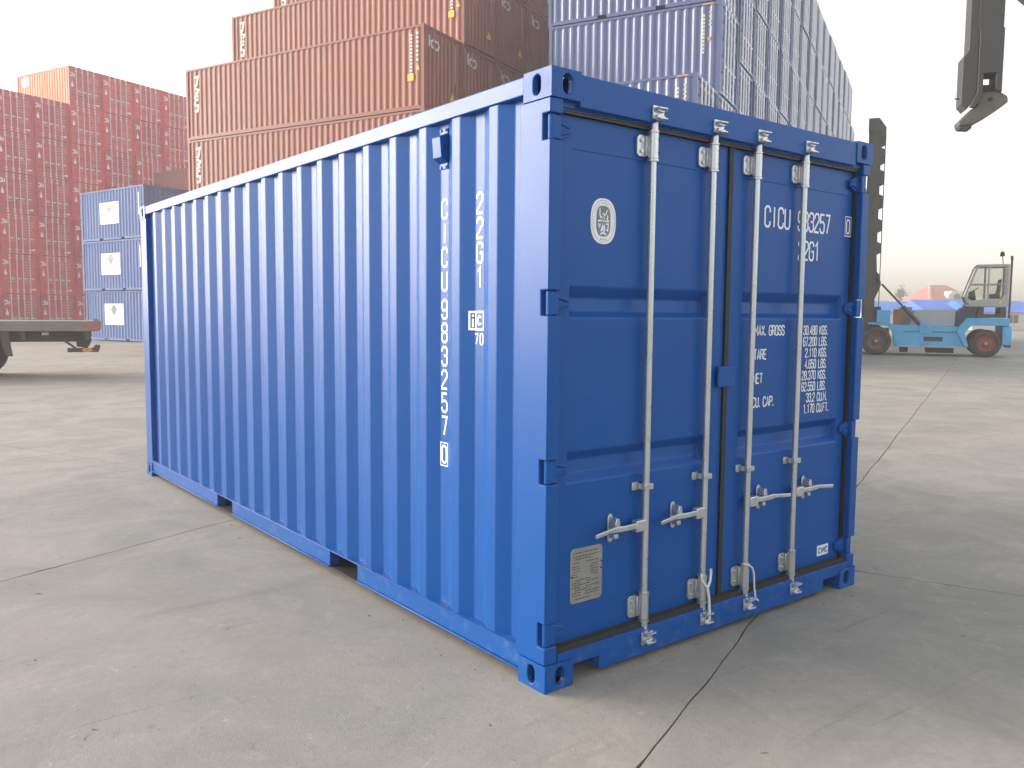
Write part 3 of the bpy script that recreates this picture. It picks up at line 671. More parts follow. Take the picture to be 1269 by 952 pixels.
# ================================================================== STACKED CONTAINERS
W2 = 2.438
def trap(n, lo, hi, inset, depth, margin):
    """Corrugation profile over [lo, hi] with n crests: (pos, depth) pairs."""
    p = (hi-lo-2*margin)/n; pts = [(lo, inset+depth)]
    for k in range(n):
        a = lo+margin+p*k
        pts += [(a+.12*p, inset+depth), (a+.37*p, inset), (a+.63*p, inset), (a+.88*p, inset+depth)]
    pts.append((hi, inset+depth)); return pts
CACHE = {}
def cmesh(L, H, kind):
    key = (L, H, kind)
    if key in CACHE: return CACHE[key]
    mb = MB()
    if kind == 'frame':
        for x0, x1 in ((0, .09), (W2-.09, W2)):
            for y0, y1 in ((.004, .12), (L-.12, L-.004)): mb.box(x0+.003, x1-.003, y0, y1, .118, H-.118)
            for y0, y1 in ((0, .178), (L-.178, L)):
                a, b_ = (0, .162) if x0 == 0 else (W2-.162, W2)
                mb.box(a, b_, y0, y1, 0, .1178); mb.box(a, b_, y0, y1, H-.1178, H)
            a, b_ = (.004, .07) if x0 == 0 else (W2-.07, W2-.004)
            mb.box(a, b_, .1785, L-.1785, H-.085, H-.008)
            if L < 7:
                for y0, y1 in ((.1785, L/2-1.19), (L/2-.86, L/2+.86), (L/2+1.19, L-.1785)): mb.box(a, b_, y0, y1, .03, .145)
                mb.box(a, b_, L/2-1.1895, L/2-.8605, .130, .145); mb.box(a, b_, L/2+.8605, L/2+1.1895, .130, .145)
            else: mb.box(a, b_, .1785, L-.1785, .03, .165)
        for y0, y1 in ((.006, .10), (L-.10, L-.006)):
            mb.box(.1625, W2-.1625, y0, y1, .03, .15); mb.box(.1625, W2-.1625, y0, y1, H-.12, H-.008)
    elif kind == 'side_panel':
        pts = trap(20 if L < 7 else 42, .121, L-.121, .014, .036, .03); mb.sheet(pts, lambda a, b_, t: (b_, a, t), .1455 if L < 7 else .1655, H-.0855)
    elif kind == 'shell':
        mb.add([(W2-.03, .12, .15), (W2-.03, L-.03, .15), (W2-.03, L-.03, H-.03), (W2-.03, .12, H-.03), (.06, .12, .15), (.06, L-.03, .15), (.06, L-.03, H-.03), (.06, .12, H-.03)],
               [(0,1,2,3), (1,5,6,2), (3,2,6,7), (4,0,1,5)])
    elif kind == 'end_panel':
        pts = trap(9, .091, W2-.091, .022, .040, .03); mb.sheet(pts, lambda a, b_, t: (a, b_, t), .1505, H-.1205)
    elif kind == 'door':
        x0, x1 = .095, W2/2-.012; z0, z1 = .155, H-.125; n = 5
        pts = [(z0, .05)]
        for k in range(1, n):
            zc = z0+(z1-z0)*k/n; pts += [(zc-.11, .05), (zc-.07, .082), (zc+.07, .082), (zc+.11, .05)]
        pts.append((z1, .05)); mb.sheet(pts, lambda a, b_, t: (t, b_, a), x0+.05, x1-.05)
        mb.box(x0, x0+.0498, .046, .09, z0, z1); mb.box(x1-.0498, x1, .046, .09, z0, z1)
    elif kind == 'locking_bar':
        mb.cyl((0, .016, .06), (0, .016, H-.05), .034, 8)
        for z in (.10, .28, H-.28, H-.09): mb.box(-.075, .06, .002, .046, z-.05, z+.05)
        mb.box(-.05, .04, .008, .046, .80, .84); mb.box(-.03, .30, .002, .022, .98, 1.02); mb.box(.12, .16, .008, .045, .94, 1.07)
    CACHE[key] = mb.mesh(kind); return CACHE[key]
def container(name, label, cat, L, H, paint, side=None, doors=True, loc=(0,0,0), rz=0, group=None, barmat='bgalv', railpaint=None):
    t = thing(name, label, cat, loc, rz, group)
    def c(kind, m_): me = cmesh(L, H, kind).copy(); return put(me, kind, m_, t)
    c('frame', railpaint or paint); c('side_panel', side or paint); c('shell', paint)
    if doors:
        d = c('door', paint); e = d.copy(); COL.objects.link(e); e.location.x = W2/2-.083
        b0 = None
        for x in (.55, 1.00, 1.40, 1.85):
            if b0 is None: b0 = c('locking_bar', barmat); b0.location.x = x
            else: q = b0.copy(); COL.objects.link(q); q.location.x = x
    else: c('end_panel', paint)
    return t
ORD = ['first', 'second', 'third', 'fourth', 'fifth', 'sixth', 'seventh', 'eighth', 'ninth', 'tenth', 'eleventh', 'twelfth', 'thirteenth', 'fourteenth', 'fifteenth', 'sixteenth', 'seventeenth']
TIER = ['bottom', 'second', 'third', 'fourth', 'fifth', 'sixth', 'seventh', 'eighth']
def axes(deg): t = R(deg); return Vector((math.cos(t), math.sin(t), 0)), Vector((-math.sin(t), math.cos(t), 0))
H1, H2 = 2.591, 2.896
def side_fn(L, H): return lambda y, z: (lambda u, v: (.011, y-u, z+v))

# ---- blue grey stack, doors in a receding row
YB = 24.78; exB, eyB = axes(YB); OB = Vector((20.037, 15.111, 0)); PB = 2.668
def bg_marks(t, H):
    mb = MB(); f = lambda u, v: (.0115, .62-u, H-.62+v)
    for i in range(11): ribbon(mb, [(0, .22-.115*i), (.07, .22-.115*i)], .075, f)
    for i in range(4): ribbon(mb, [(-.30+.0, .30-.13*i), (-.23, .30-.13*i)], .06, lambda u, v: (.0115, .10-u+.02, H-.62+v))
    mb.build('lettering', 'yellow_faded', t)
    mb = MB(); mb.box(.004, .0118, .36, .45, H-1.20, H-1.08); mb.build('decal', 'orangedecal', t)
    mb = MB(); mb.box(-.001, .0035, .30, .62, H-.07, H-.03); mb.build('decal', 'orangedecal', t)
M['yellow_faded'] = mat('faded yellow lettering', (0.60, 0.55, 0.30), 0.5)
GB = 'blue-grey containers stacked with their doors in a row'
pH2 = container('stacked_container', '', 'container', 6.058, H2, 'bgrey', group=GB); bg_marks(pH2, H2)
pH1 = container('stacked_container', '', 'container', 6.058, H1, 'bgrey', group=GB)
first = {H1: pH1, H2: pH2}; used = {H1: False, H2: False}
def place_bg(col, tier, H, label):
    p = OB+exB*PB*(col-1)+Vector((0, 0, H*tier)); p += exB*random.uniform(-.02, .02)+eyB*random.uniform(-.03, .03)
    if not used[H]:
        used[H] = True; t = first[H]; t.location = p; t.rotation_euler = (0, 0, R(YB)); t['label'] = label
    else: dup(first[H], p, R(YB), label)
for k in range(3): place_bg(0, k, H2, f'blue-grey container in {"topmost second bottom".split()[2-k]} tier of low end column, doors white-barred')
for k in range(6): place_bg(1, k, H2, f'blue-grey container with corrugated long side showing, {TIER[k]} tier behind low end column')
for col in range(2, 16):
    for k in range(7): place_bg(col, k, H1, f'blue-grey container, {TIER[k]} tier, {ORD[col]} column from low end of white-barred stack')
for k in range(6): place_bg(16, k, H1, f'blue-grey container in shorter far end column, {TIER[k]} tier, behind sixteenth column')

# ---- brown forty-foot stack, blank ends towards the camera
YN = 22.2; exN, eyN = axes(YN); ON = Vector((13.86, 22.95, 0)); LB = 12.192
GN = 'brown long containers stacked behind the blue one'
bp_ = container('stacked_container', '', 'container', LB, H2, 'brown', doors=False, group=GN, railpaint='browndark')
mb = MB()
f = lambda u, v: (.0115, LB-.50+.0-v, 2.62-u)           # big slanted lettering reading downwards at the far end
for pth in ([(0, .0), (.0, .30), (.40, .18), (.40, .02)], [(.52, .05), (.62, .34), (.98, .05)], [(.70, .10), (.95, .30)], [(1.08, .30), (1.05, .10), (1.30, .05), (1.35, .30), (1.60, .25), (1.58, .02)]):
    ribbon(mb, [(a*.86+.08, b_*.8) for a, b_ in pth], .095, f)
for i in range(13): ribbon(mb, [(.10+.12*i, 0), (.17+.12*i, 0)], .085, lambda u, v: (.0115, .56-v, 2.70-u))      # container number down the near end
for i in range(7): ribbon(mb, [(.05+.15*i, 0), (.13+.15*i, 0)], .085, lambda u, v: (.0115, .30-v, 2.70-u))
fn_end = lambda x0, z0: (lambda u, v: (x0+u, .0195, z0+v))
ribbon(mb, [(0, .40), (0, 0)], .075, fn_end(.34, 2.20)); ribbon(mb, [(.26, .28), (.10, .20), (.16, .02), (.26, .02)], .075, fn_end(.34, 2.20))
ribbon(mb, [(.34, .26), (.52, .26), (.60, .14), (.52, .0), (.36, .0)], .075, fn_end(.34, 2.20))
for i in range(16): ribbon(mb, [(0, -.085*i), (0, -.085*i-.06)], .04, fn_end(1.98, 2.62))
mb.build('lettering', 'pinkwhite', bp_)
mb = MB(); mb.box(.006, .0112, .46, .72, 1.02, 1.26); mb.build('decal', 'yellow', bp_)
mb = MB(); mb.prism([(.20, 1.36), (.36, 1.36), (.28, 1.56)], lambda a, b_, t: (t, a, b_), .006, .0112); mb.build('decal', 'yellow', bp_)
mb = MB(); mb.prism([(1.62, .62), (1.96, .62), (1.79, .92)], lambda a, b_, t: (a, t, b_), .012, .0192); mb.build('decal', 'yellow', bp_)
nf = True
for col, n in ((0, 4), (1, 5), (2, 6), (3, 6), (4, 6)):
    for k in range(n):
        p = ON+exN*2.5*col+Vector((0, 0, H2*k))+eyN*random.uniform(-.04, .04)
        lb_ = f'brown long container, {TIER[k]} tier of {ORD[col]} column from the front of the brown stack'
        if nf: nf = False; bp_.location = p; bp_.rotation_euler = (0, 0, R(YN)); bp_['label'] = lb_
        else: dup(bp_, p, R(YN), lb_)

# ---- red stack far to the left
YR = 22.24; exR, eyR = axes(YR); OR_ = Vector((10.203, 62.237, 0))
GR = 'red containers stacked with their doors in a row'
def red_marks(t, H):
    mb = MB(); f0 = lambda x0, z0: (lambda u, v: (x0+u, .0055, z0+v))
    f0 = lambda x0, z0: (lambda u, v: (x0+u, .0445, z0+v))
    text(mb, 'CAI', .24, f0(.08, 1.92), .52, .30, .16)
    mb.build('lettering', 'pinkwhite', t); mb = MB()
    for i in range(2): ribbon(mb, [(1.46, 2.07-.17*i), (2.20, 2.07-.17*i)], .055, f0(0, 0))
    for i in range(7): ribbon(mb, [(1.52 if i % 2 else 1.40, 1.72-.17*i), (2.10, 1.72-.17*i)], .05, f0(0, 0))
    for i in range(3): ribbon(mb, [(.50, 1.12-.16*i), (1.02, 1.12-.16*i)], .04, f0(0, 0))
    mb.build('lettering', 'pinkfaint', t)
    mb = MB(); g = lambda x, z: (x, .0440, z)
    mb.prism([(.20, 1.22), (.34, 1.22), (.36, 1.34), (.30, 1.50), (.27, 1.68), (.22, 1.48), (.17, 1.34)], lambda a, b_, t: (a, t, b_), .0440, .0455)
    mb.build('decal', 'pinkwhite', t); mb = MB()
    mb.prism([(1.98, .26), (2.22, .26), (2.22, .36), (1.98, .36)], lambda a, b_, t: (a, t, b_), .0440, .0455)
    mb.build('decal', 'pinkwhite', t)
redp = []
M['pinkbar'] = mat('dusty lock bar steel', (0.62, 0.52, 0.52), 0.55)
for p in ('red', 'redb', 'red'):
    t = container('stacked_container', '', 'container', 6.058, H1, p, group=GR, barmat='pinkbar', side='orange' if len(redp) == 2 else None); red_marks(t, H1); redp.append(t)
mb = MB(); oval(mb, 5.05, 2.05, .42, .36, .0); mb.v = [(.0112, v[0], v[2]) for v in mb.v]; mb.build('emblem', 'pinkwhite', redp[2])
rused = [False]*3
for col in range(-3, 6):
    n = 6 if col < 0 else 7
    for k in range(n):
        i = 0 if random.random() < .6 else 1
        if col == 0 and k == 6: i = 2
        p = OR_+exR*2.5*col+Vector((0, 0, H1*k))+eyR*random.uniform(-.04, .04)
        lb_ = f'red container with pale door bars, {TIER[k]} tier, {ORD[col+3]} column from left of red stack'
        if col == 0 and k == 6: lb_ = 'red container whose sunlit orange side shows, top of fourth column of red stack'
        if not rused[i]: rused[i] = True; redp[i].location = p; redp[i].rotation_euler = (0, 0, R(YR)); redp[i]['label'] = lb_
        else: dup(redp[i], p, R(YR), lb_)

# ---- three pale blue boxes with posters
YX = 15.8; exX, eyX = axes(YX); OX = Vector((9.38, 41.6, 0))
for k, (pm, word) in enumerate((('greyprint', 'grey'), ('orangeprint', 'orange'), ('olive', 'olive'))):
    t = container('stacked_container', f'pale blue container with white poster topped by {word} emblem, {("bottom", "middle", "top")[k]} of its stack', 'container', 6.058, H1, 'box', doors=False,
                  loc=OX+Vector((0, 0, H1*k))+exX*(.10*(k == 0)), rz=R(YX), group='pale blue containers with posters')
    yc, zc = 3.25, 1.38; fp = lambda u, v, d=0: (.0105-d, yc-u, zc+v)
    mb = MB(); mb.box(.004, .012, yc-.92, yc+.92, zc-.55, zc+.55); po = mb.build('poster', 'poster', t)
    for nm, mt_, pts in (('poster_emblem', pm, [(-.26, .24), (-.20, .38), (-.10, .49), (.10, .49), (.20, .38), (.26, .24)]), ('poster_emblem', 'blueprint', [(.24, .22), (.16, .06), (.05, -.06), (-.05, -.06), (-.16, .06), (-.24, .22)]),
                         ('poster_emblem', 'greyprint', [(-.68, .23), (-.10, .27), (.10, .27), (.68, .23), (.10, .19), (-.10, .19)])):
        mb = MB(); mb.add([(.0022-(.0008 if mt_ == 'greyprint' and len(pts) == 6 and pts[0][0] == -.68 else 0), yc-a, zc+b_) for a, b_ in pts], [tuple(range(6))]); mb.build(nm, mt_, po)
    mb = MB()
    for z_ in (-.22, -.32, -.44): ribbon(mb, [(-.70, z_), (.72, z_)], .045 if z_ > -.4 else .025, lambda u, v: (.0024, yc-u, zc+v))
    mb.build('poster_print', 'paleprint', po)
    mb = MB(); mb.box(.002, .0115, .42, .50, 1.15, 2.25); mb.build('lettering', 'pinkwhite', t)
for k in range(4):
    container('stacked_container', f'dull maroon container behind the pale blue boxes, {TIER[k]} tier', 'container', 6.058, H1, 'maroon', doors=False,
              loc=Vector((15.15, 49.03, 0))+Vector((0, 0, H1*k)), rz=R(YX), group='maroon containers behind the pale blue ones')

# ================================================================== FLATBED TRAILER
ta = Vector((AX.x, AX.y, 0)).normalized(); tp = Vector((CX.x, CX.y, 0)).normalized()
TRX = math.atan2(ta.y, ta.x); TRL = TRX+R(25)
tr = thing('flatbed_trailer', 'empty grey flatbed trailer, its dark rear end jutting in beside red stack', 'trailer', (2.405, 19.227, 0), TRL)
# local: x towards the rear end (x=0 is the rear), y away from the camera
mb = MB(); mb.box(-11, 0, 0, 2.45, 1.10, 1.335); mb.build('deck', 'deck', tr, .012)
mb = MB(); mb.box(-.34, .012, -.006, 2.456, 1.108, 1.325); mb.build('tail_board', 'tail', tr, .006)
for y in (.45, 1.85):
    mb = MB(); mb.box(-11, -.22, y, y+.14, .84, .862); mb.box(-11, -.22, y+.05, y+.09, .862, 1.075); mb.box(-11, -.22, y, y+.14, 1.075, 1.0995); mb.build('chassis_beam', 'chassis', tr)
for x in (-.30, -1.6, -3.0, -4.4):
    mb = MB(); mb.box(x, x+.08, .06, 2.4, .90, 1.098); mb.build('cross_member', 'chassis', tr)
mb = MB(); mb.prism([(-2.02, 1.098), (-2.02, .80), (-1.93, .52), (-1.80, .52), (-1.84, .80), (-1.86, 1.098)], lambda a, b_, t: (a, t, b_), .10, .22); mb.build('support_leg', 'chassis', tr, .01)
mb = MB(); mb.prism([(-.50, .86), (-.20, .86), (-.26, .68), (-.50, .72)], lambda a, b_, t: (a, t, b_), .50, .58); mb.build('bumper_bracket', 'chassis', tr); mb = MB(); mb.prism([(-.50, .86), (-.20, .86), (-.26, .68), (-.50, .72)], lambda a, b_, t: (a, t, b_), 1.88, 1.96); mb.build('bumper_bracket', 'chassis', tr)
mb = MB(); mb.box(-.68, -.02, .10, .20, .60, .70); mb.box(-.14, -.02, .2005, 2.3, .60, .70); mb.build('rear_bumper', 'chassis', tr, .01)
mb = MB(); mb.beam((-.74, .14, .88), (-.42, .14, .63), .05, .05); mb.build('brace', 'chassis', tr)
mb = MB(); mb.cyl((-.26, .062, .652), (-.26, .099, .652), .115, 18); mb.v = [(v[0], v[1], .652+(v[2]-.652)*.42) for v in mb.v]; mb.build('tail_lamp', 'amber', tr)
mb = MB(); mb.box(-1.22, -1.08, .40, .448, 1.0, 1.06); mb.build('marker_lamp', 'label', tr)
mb = MB(); mb.box(-.10, .0, .02, .12, 1.336, 1.39); mb.build('corner_pin', 'deck', tr)
def wheel(t, cx, y0, y1, cz, r, rimmat, sign=-1, n=36, name='wheel'):
    w = bpy.data.objects.new(name, None); COL.objects.link(w); w.parent = t
    f = lambda a, b_, q: (cx+a, q, cz+b_)
    s = 1 if y1 > y0 else -1; e = abs(y1-y0)
    mb = MB(); mb.lathe([(r*.60, y0+s*.05), (r*.66, y0+s*.015), (r*.86, y0), (r*.96, y0+s*.03), (r, y0+s*.08), (r, y1-s*.08), (r*.96, y1-s*.03), (r*.86, y1), (r*.60, y1-s*.02)], n, f); mb.build('tyre', 'tyre', w)
    mb = MB(); mb.lathe([(r*.61, y0+s*.035), (r*.57, y0+s*.03), (r*.54, y0+s*.10), (r*.40, y0+s*.14), (r*.24, y0+s*.13), (r*.22, y0+s*.06), (.001, y0+s*.05)], n, f); mb.build('rim', rimmat, w)
    mb = MB()
    for i in range(8):
        q = 2*math.pi*i/8; mb.cyl(f(r*.32*math.cos(q), r*.32*math.sin(q), y0+s*.115), f(r*.32*math.cos(q), r*.32*math.sin(q), y0+s*.145), r*.035, 6)
    mb.cyl(f(0, 0, y0+s*.03), f(0, 0, y0+s*.06), r*.12, 12); mb.build('hub', 'hubgrey', w)
    return w
M['hubgrey'] = mat('hub steel', (0.33, 0.31, 0.28), 0.5, metal=0.3, var=0.2, vscale=8)
for x in (-2.6, -3.9):
    wheel(tr, x, .12, .40, .50, .50, 'rimrust'); wheel(tr, x, 2.33, 2.05, .50, .50, 'rimrust')
    mb = MB(); mb.cyl((x, .3, .5), (x, 2.2, .5), .07, 10); mb.build('axle', 'chassis', tr)
    mb = MB(); mb.box(x-.10, x+.10, .47, .58, .5, .84); mb.box(x-.10, x+.10, 1.87, 1.98, .5, .84); mb.build('hanger', 'rust', tr)

# ================================================================== CONTAINER HANDLER (lift truck)
FR = Vector((33.346, 12.15, 0)); FF = Vector((31.434, 15.69, 0))
hv = (FF-FR).normalized(); FA = math.atan2(hv.y, hv.x)
fk = thing('lift_truck', 'sky blue container lift truck with tall dark mast and grey cab', 'lift truck', FR, FA)
# local: x forward from the rear axle, y to the left of the truck (towards the camera it is +y or -y)
NS = 1 if Vector((-math.sin(FA), math.cos(FA), 0)).dot(CAM-FR) > 0 else -1       # near side
WB = (FF-FR).length
Y = lambda d: -NS*d                         # d: metres inwards from the near wheel face
RX = lambda x: x if x > 0 else x*.76
def fbox(mb, x0, x1, d0, d1, z0, z1): x0, x1 = RX(x0), RX(x1); a, b_ = sorted((Y(d0), Y(d1))); return mb.box(x0, x1, a, b_, z0, z1)
def fpr(mb, pts, d0, d1): return mb.prism(pts, lambda a, b_, t: (RX(a), Y(t), b_), d0, d1)
FW = 2.5
wheel(fk, 0, Y(.0), Y(.42), .55, .55, 'rimred'); wheel(fk, 0, Y(FW), Y(FW-.42), .55, .55, 'rimred')
wheel(fk, WB, Y(-.25), Y(.40), .58, .58, 'rimrust'); wheel(fk, WB, Y(FW+.25), Y(FW-.4), .58, .58, 'rimrust')
mb = MB(); fpr(mb, [(.72, .36), (WB-.70, .36), (WB-.80, .98), (WB-.62, 1.26), (.95, 1.20), (.80, .98)], .06, FW-.06); mb.build('chassis', 'cyan', fk, .02)
mb = MB(); fbox(mb, 1.55, 2.25, .052, .0595, .60, .78); mb.build('step_recess', 'chassis', fk)
mb = MB(); fbox(mb, .75, WB-.70, .02, .0595, .345, .40); mb.build('side_step', 'cabgrey', fk, .005)
mb = MB(); fbox(mb, .98, WB-1.0, .045, .0595, .965, 1.0); mb.build('chassis_rib', 'blueprint', fk)
mb = MB(); fbox(mb, 1.1, 2.1, .5, FW-.5, .12, .355); fbox(mb, 2.8, 3.1, .5, FW-.5, .12, .355); mb.build('belly_tank', 'chassis', fk)
for d0, d1 in ((-.06, .62), (FW-.62, FW+.06)):
    mb = MB(); fpr(mb, [(.62, .40), (.76, .40), (1.08, 1.02), (.98, 1.22), (.72, 1.56), (-.98, 1.56), (-1.02, 1.40), (-1.0, 1.26), (.52, 1.26), (.78, .98)], d0, d1); mb.build('rear_fender', 'cyan', fk, .02)
    mb = MB(); fpr(mb, [(WB-.85, .42), (WB-.68, .42), (WB-.62, .95), (WB-.40, 1.20), (WB+.35, 1.26), (WB+.35, 1.34), (WB-.55, 1.32), (WB-.80, 1.0)], d0, d1); mb.build('front_fender', 'cyan', fk, .015)
mb = MB(); fpr(mb, [(-1.10, .48), (-.72, .48), (-.72, 1.255), (-1.14, 1.255), (-1.18, .9)], .04, FW-.04); mb.build('counterweight', 'cyan', fk, .05)
mb = MB(); fbox(mb, -1.24, -1.06, .7, 1.8, .38, .60); mb.cyl((-.88, Y(.9), .45), (-.88, Y(.9), .75), .03, 8); mb.build('tow_hitch', 'chassis', fk, .01)
mb = MB(); fpr(mb, [(1.10, 1.205), (2.82, 1.205), (2.62, 1.88), (1.10, 1.92)], .42, FW-.42); mb.build('hood', 'hood', fk, .03)
mb = MB(); fpr(mb, [(.62, 1.23), (1.08, 1.23), (1.08, 1.80), (.80, 2.02), (.20, 2.02), (.20, 1.60)], .5, FW-.5); mb.build('engine_cover', 'blueprint', fk, .02)
mb = MB(); fbox(mb, -.90, .34, .35, 1.9, 1.575, 1.72); fbox(mb, -.9, -.6, .4, 1.85, 1.72, 2.0); fbox(mb, .1, .3, .4, 1.85, 1.72, 2.0); mb.build('cab_support', 'chassis', fk)
mb = MB(); fpr(mb, [(.92, 1.24), (1.02, 1.24), (.62, 2.02), (.50, 2.02)], .16, .24); fpr(mb, [(.70, 1.24), (.78, 1.24), (.40, 2.02), (.30, 2.02)], .16, .24); mb.build('ladder', 'chassis', fk)
for i in range(3): mb = MB(); zz = 1.4+.2*i; fbox(mb, .80-.13*i-.12, .90-.13*i, .17, .23, zz, zz+.03); mb.build('ladder_step', 'chassis', fk)
# cab
cab = bpy.data.objects.new('cab', None); COL.objects.link(cab); cab.parent = fk
C0, C1 = .30, 1.70
mb = MB(); fbox(mb, -.96, .78, C0, C1, 2.02, 2.10); fbox(mb, -.96, .40, C0, C1, 3.60, 3.70); fpr(mb, [(.40, 3.60), (.46, 3.62), (-.96, 3.70), (-.96, 3.71)][:3], C0, C1)
for d0, d1 in ((C0, C0+.07), (C1-.07, C1)):
    fpr(mb, [(-.96, 2.1), (-.84, 2.1), (-.84, 3.6), (-.96, 3.6)], d0, d1)
    fpr(mb, [(-.05, 2.1), (.03, 2.1), (.03, 3.6), (-.05, 3.6)], d0, d1)
    fpr(mb, [(.70, 2.1), (.84, 2.42), (.46, 3.6), (.36, 3.6), (.76, 2.44), (.62, 2.30)], d0, d1)
    fpr(mb, [(-.84, 2.1), (-.05, 2.1), (-.05, 2.34), (-.66, 2.34), (-.84, 2.5)], d0, d1); fpr(mb, [(.03, 2.1), (.66, 2.1), (.74, 2.40), (.56, 2.26), (.03, 2.34)], d0, d1)
    fpr(mb, [(-.84, 2.90), (.62, 2.90), (.61, 2.94), (-.84, 2.94)], d0, d1)
mb.build('cab_frame', 'cabgrey', cab, .008)
for d in (C0+.025, C1-.035):
    for pts in ([(-.84, 2.95), (-.06, 2.95), (-.06, 3.59), (-.84, 3.59)], [(-.84, 2.45), (-.06, 2.35), (-.06, 2.89), (-.84, 2.89)], [(.035, 2.95), (.595, 2.95), (.375, 3.59), (.035, 3.59)], [(.035, 2.35), (.72, 2.42), (.62, 2.89), (.035, 2.89)]):
        mb = MB(); fpr(mb, pts, d, d+.008); mb.build('cab_window', 'glass', cab)
mb = MB(); fpr(mb, [(.80, 2.44), (.812, 2.44), (.432, 3.59), (.42, 3.59)], C0+.08, C1-.08); mb.build('windscreen', 'glass', cab)
mb = MB(); fbox(mb, -.955, -.94, C0+.08, C1-.08, 2.5, 3.58); mb.build('rear_window', 'glass', cab)
mb = MB(); fpr(mb, [(-.60, 2.12), (-.10, 2.12), (-.10, 2.52), (-.48, 2.56), (-.56, 3.12), (-.68, 3.12)], .75, 1.25); mb.build('operator_seat', 'dark', cab, .03)
mb = MB(); fpr(mb, [(.35, 2.12), (.62, 2.12), (.60, 2.62), (.45, 2.70)], .6, 1.4); mb.cyl((.42, Y(1.0), 2.68), (.28, Y(1.0), 2.80), .02, 8); mb.build('console', 'dark', cab)
mb = MB(); fbox(mb, -1.08, -.99, .34, .43, 1.56, 3.86); mb.build('exhaust_post', 'mast', fk, .01); mb = MB(); mb.cyl((-.787, Y(.385), 3.86), (-.775, Y(.385), 4.02), .05, 10); mb.build('exhaust_cap', 'dark', fk)
mb = MB(); mb.cyl((-.50, Y(.5), 3.71), (-.46, Y(.5), 4.02), .015, 8); mb.build('beacon_stem', 'mast', fk)
mb = MB(); mb.cyl((-.46, Y(.5), 4.02), (-.45, Y(.5), 4.18), .09, 12, .07); mb.build('beacon', 'dark', fk)
mb = MB(); mb.cyl((-.45, Y(.5), 4.185), (-.45, Y(.5), 4.23), .05, 10, .02); mb.build('beacon_cap', 'amber', fk)
mb = MB(); fpr(mb, [(-.70, 2.12), (-.52, 2.12), (-.55, 2.26), (-.66, 2.28)], C0-.004, C0-.0005); mb.build('decal', 'yellow', cab)
# front deck boxes, tilt ram
mb = MB(); fbox(mb, WB-.50, WB+.02, .05, .75, 1.345, 1.86); mb.build('tool_box', 'cyan', fk, .015)
mb = MB(); fbox(mb, WB-1.35, WB-.85, 1.2, 2.2, 1.22, 2.0); mb.build('oil_tank', 'beige', fk, .03); mb = MB(); fbox(mb, WB-.95, WB-.62, .6, 1.1, 1.22, 1.90); mb.build('valve_cover', 'rust', fk, .02)
mb = MB(); mb.cyl((WB-1.85, Y(.2), 1.02), (WB-.95, Y(.2), 2.02), .085, 14); mb.cyl((WB-.95, Y(.2), 2.02), (WB-.12, Y(.3), 2.94), .042, 10); mb.build('tilt_ram', 'mast', fk)
mb = MB(); fpr(mb, [(WB-2.10, .9), (WB-1.60, .9), (WB-1.62, 1.35), (WB-1.95, 1.30)], .03, .16); mb.build('ram_bracket', 'cyan', fk, .02)
# mast
mx = WB+.12; MT = 9.75
mast = bpy.data.objects.new('mast', None); COL.objects.link(mast); mast.parent = fk
for d0, d1 in ((.25, .43), (FW-.43, FW-.25)):
    mb = MB(); fbox(mb, mx+.02, mx+.42, d0, d1, .35, MT-.1); mb.build('mast_rail', 'mast', mast, .01)
    mb = MB(); fbox(mb, mx+.10, mx+.50, d0+(.19 if d0 < 1 else -.19), d1+(.19 if d0 < 1 else -.19), .40, MT-.3); mb.build('inner_rail', 'mast', mast, .01)
for z in (3.25, 4.55, 5.5, 6.5, 7.5, 8.4):
    mb = MB(); h = .30 if z > 4 else .5
    fpr(mb, [(mx+.02, z-h*.9), (mx-.16, z-.18), (mx-.16, z+.06), (mx+.02, z+h*.5)], .26, FW-.26); mb.build('cross_brace', 'mast', mast, .01)
mb = MB(); fpr(mb, [(mx-.16, MT-.75), (mx-.16, MT-.40), (mx+.12, MT), (mx+.52, MT), (mx+.52, MT-.5), (mx+.02, MT-.6), (mx+.02, MT-.85)], .2, FW-.2); mb.build('mast_head', 'mast', mast, .02)
mb = MB(); fpr(mb, [(mx+.02, 2.30), (mx-.08, 2.55), (mx-.20, 2.86), (mx-.20, 3.04), (mx-.04, 3.30), (mx+.02, 4.4), (mx+.10, 4.4), (mx+.10, 2.30)], .26, .42); mb.build('ram_lug', 'mast', mast, .01)
mb = MB(); mb.cyl((mx-.15, Y(.34), 1.9), (mx-.15, Y(.34), MT-.6), .018, 6); mb.build('hose', 'rubber', mast)
mb = MB(); mb.cyl((mx+.2, Y(1.0), .5), (mx+.2, Y(1.0), 5.2), .12, 12); mb.build('lift_ram', 'mast', mast)
mb = MB(); fbox(mb, mx+.51, mx+.75, .05, FW-.05, 5.6, 6.9); mb.build('carriage', 'mast', mast, .02)
mb = MB(); fbox(mb, mx-.6, mx+.02, .35, 2.1, .5, 1.1); fbox(mb, mx-.25, mx+.05, .4, 2.0, 1.1, 2.0); mb.build('axle_housing', 'chassis', fk)

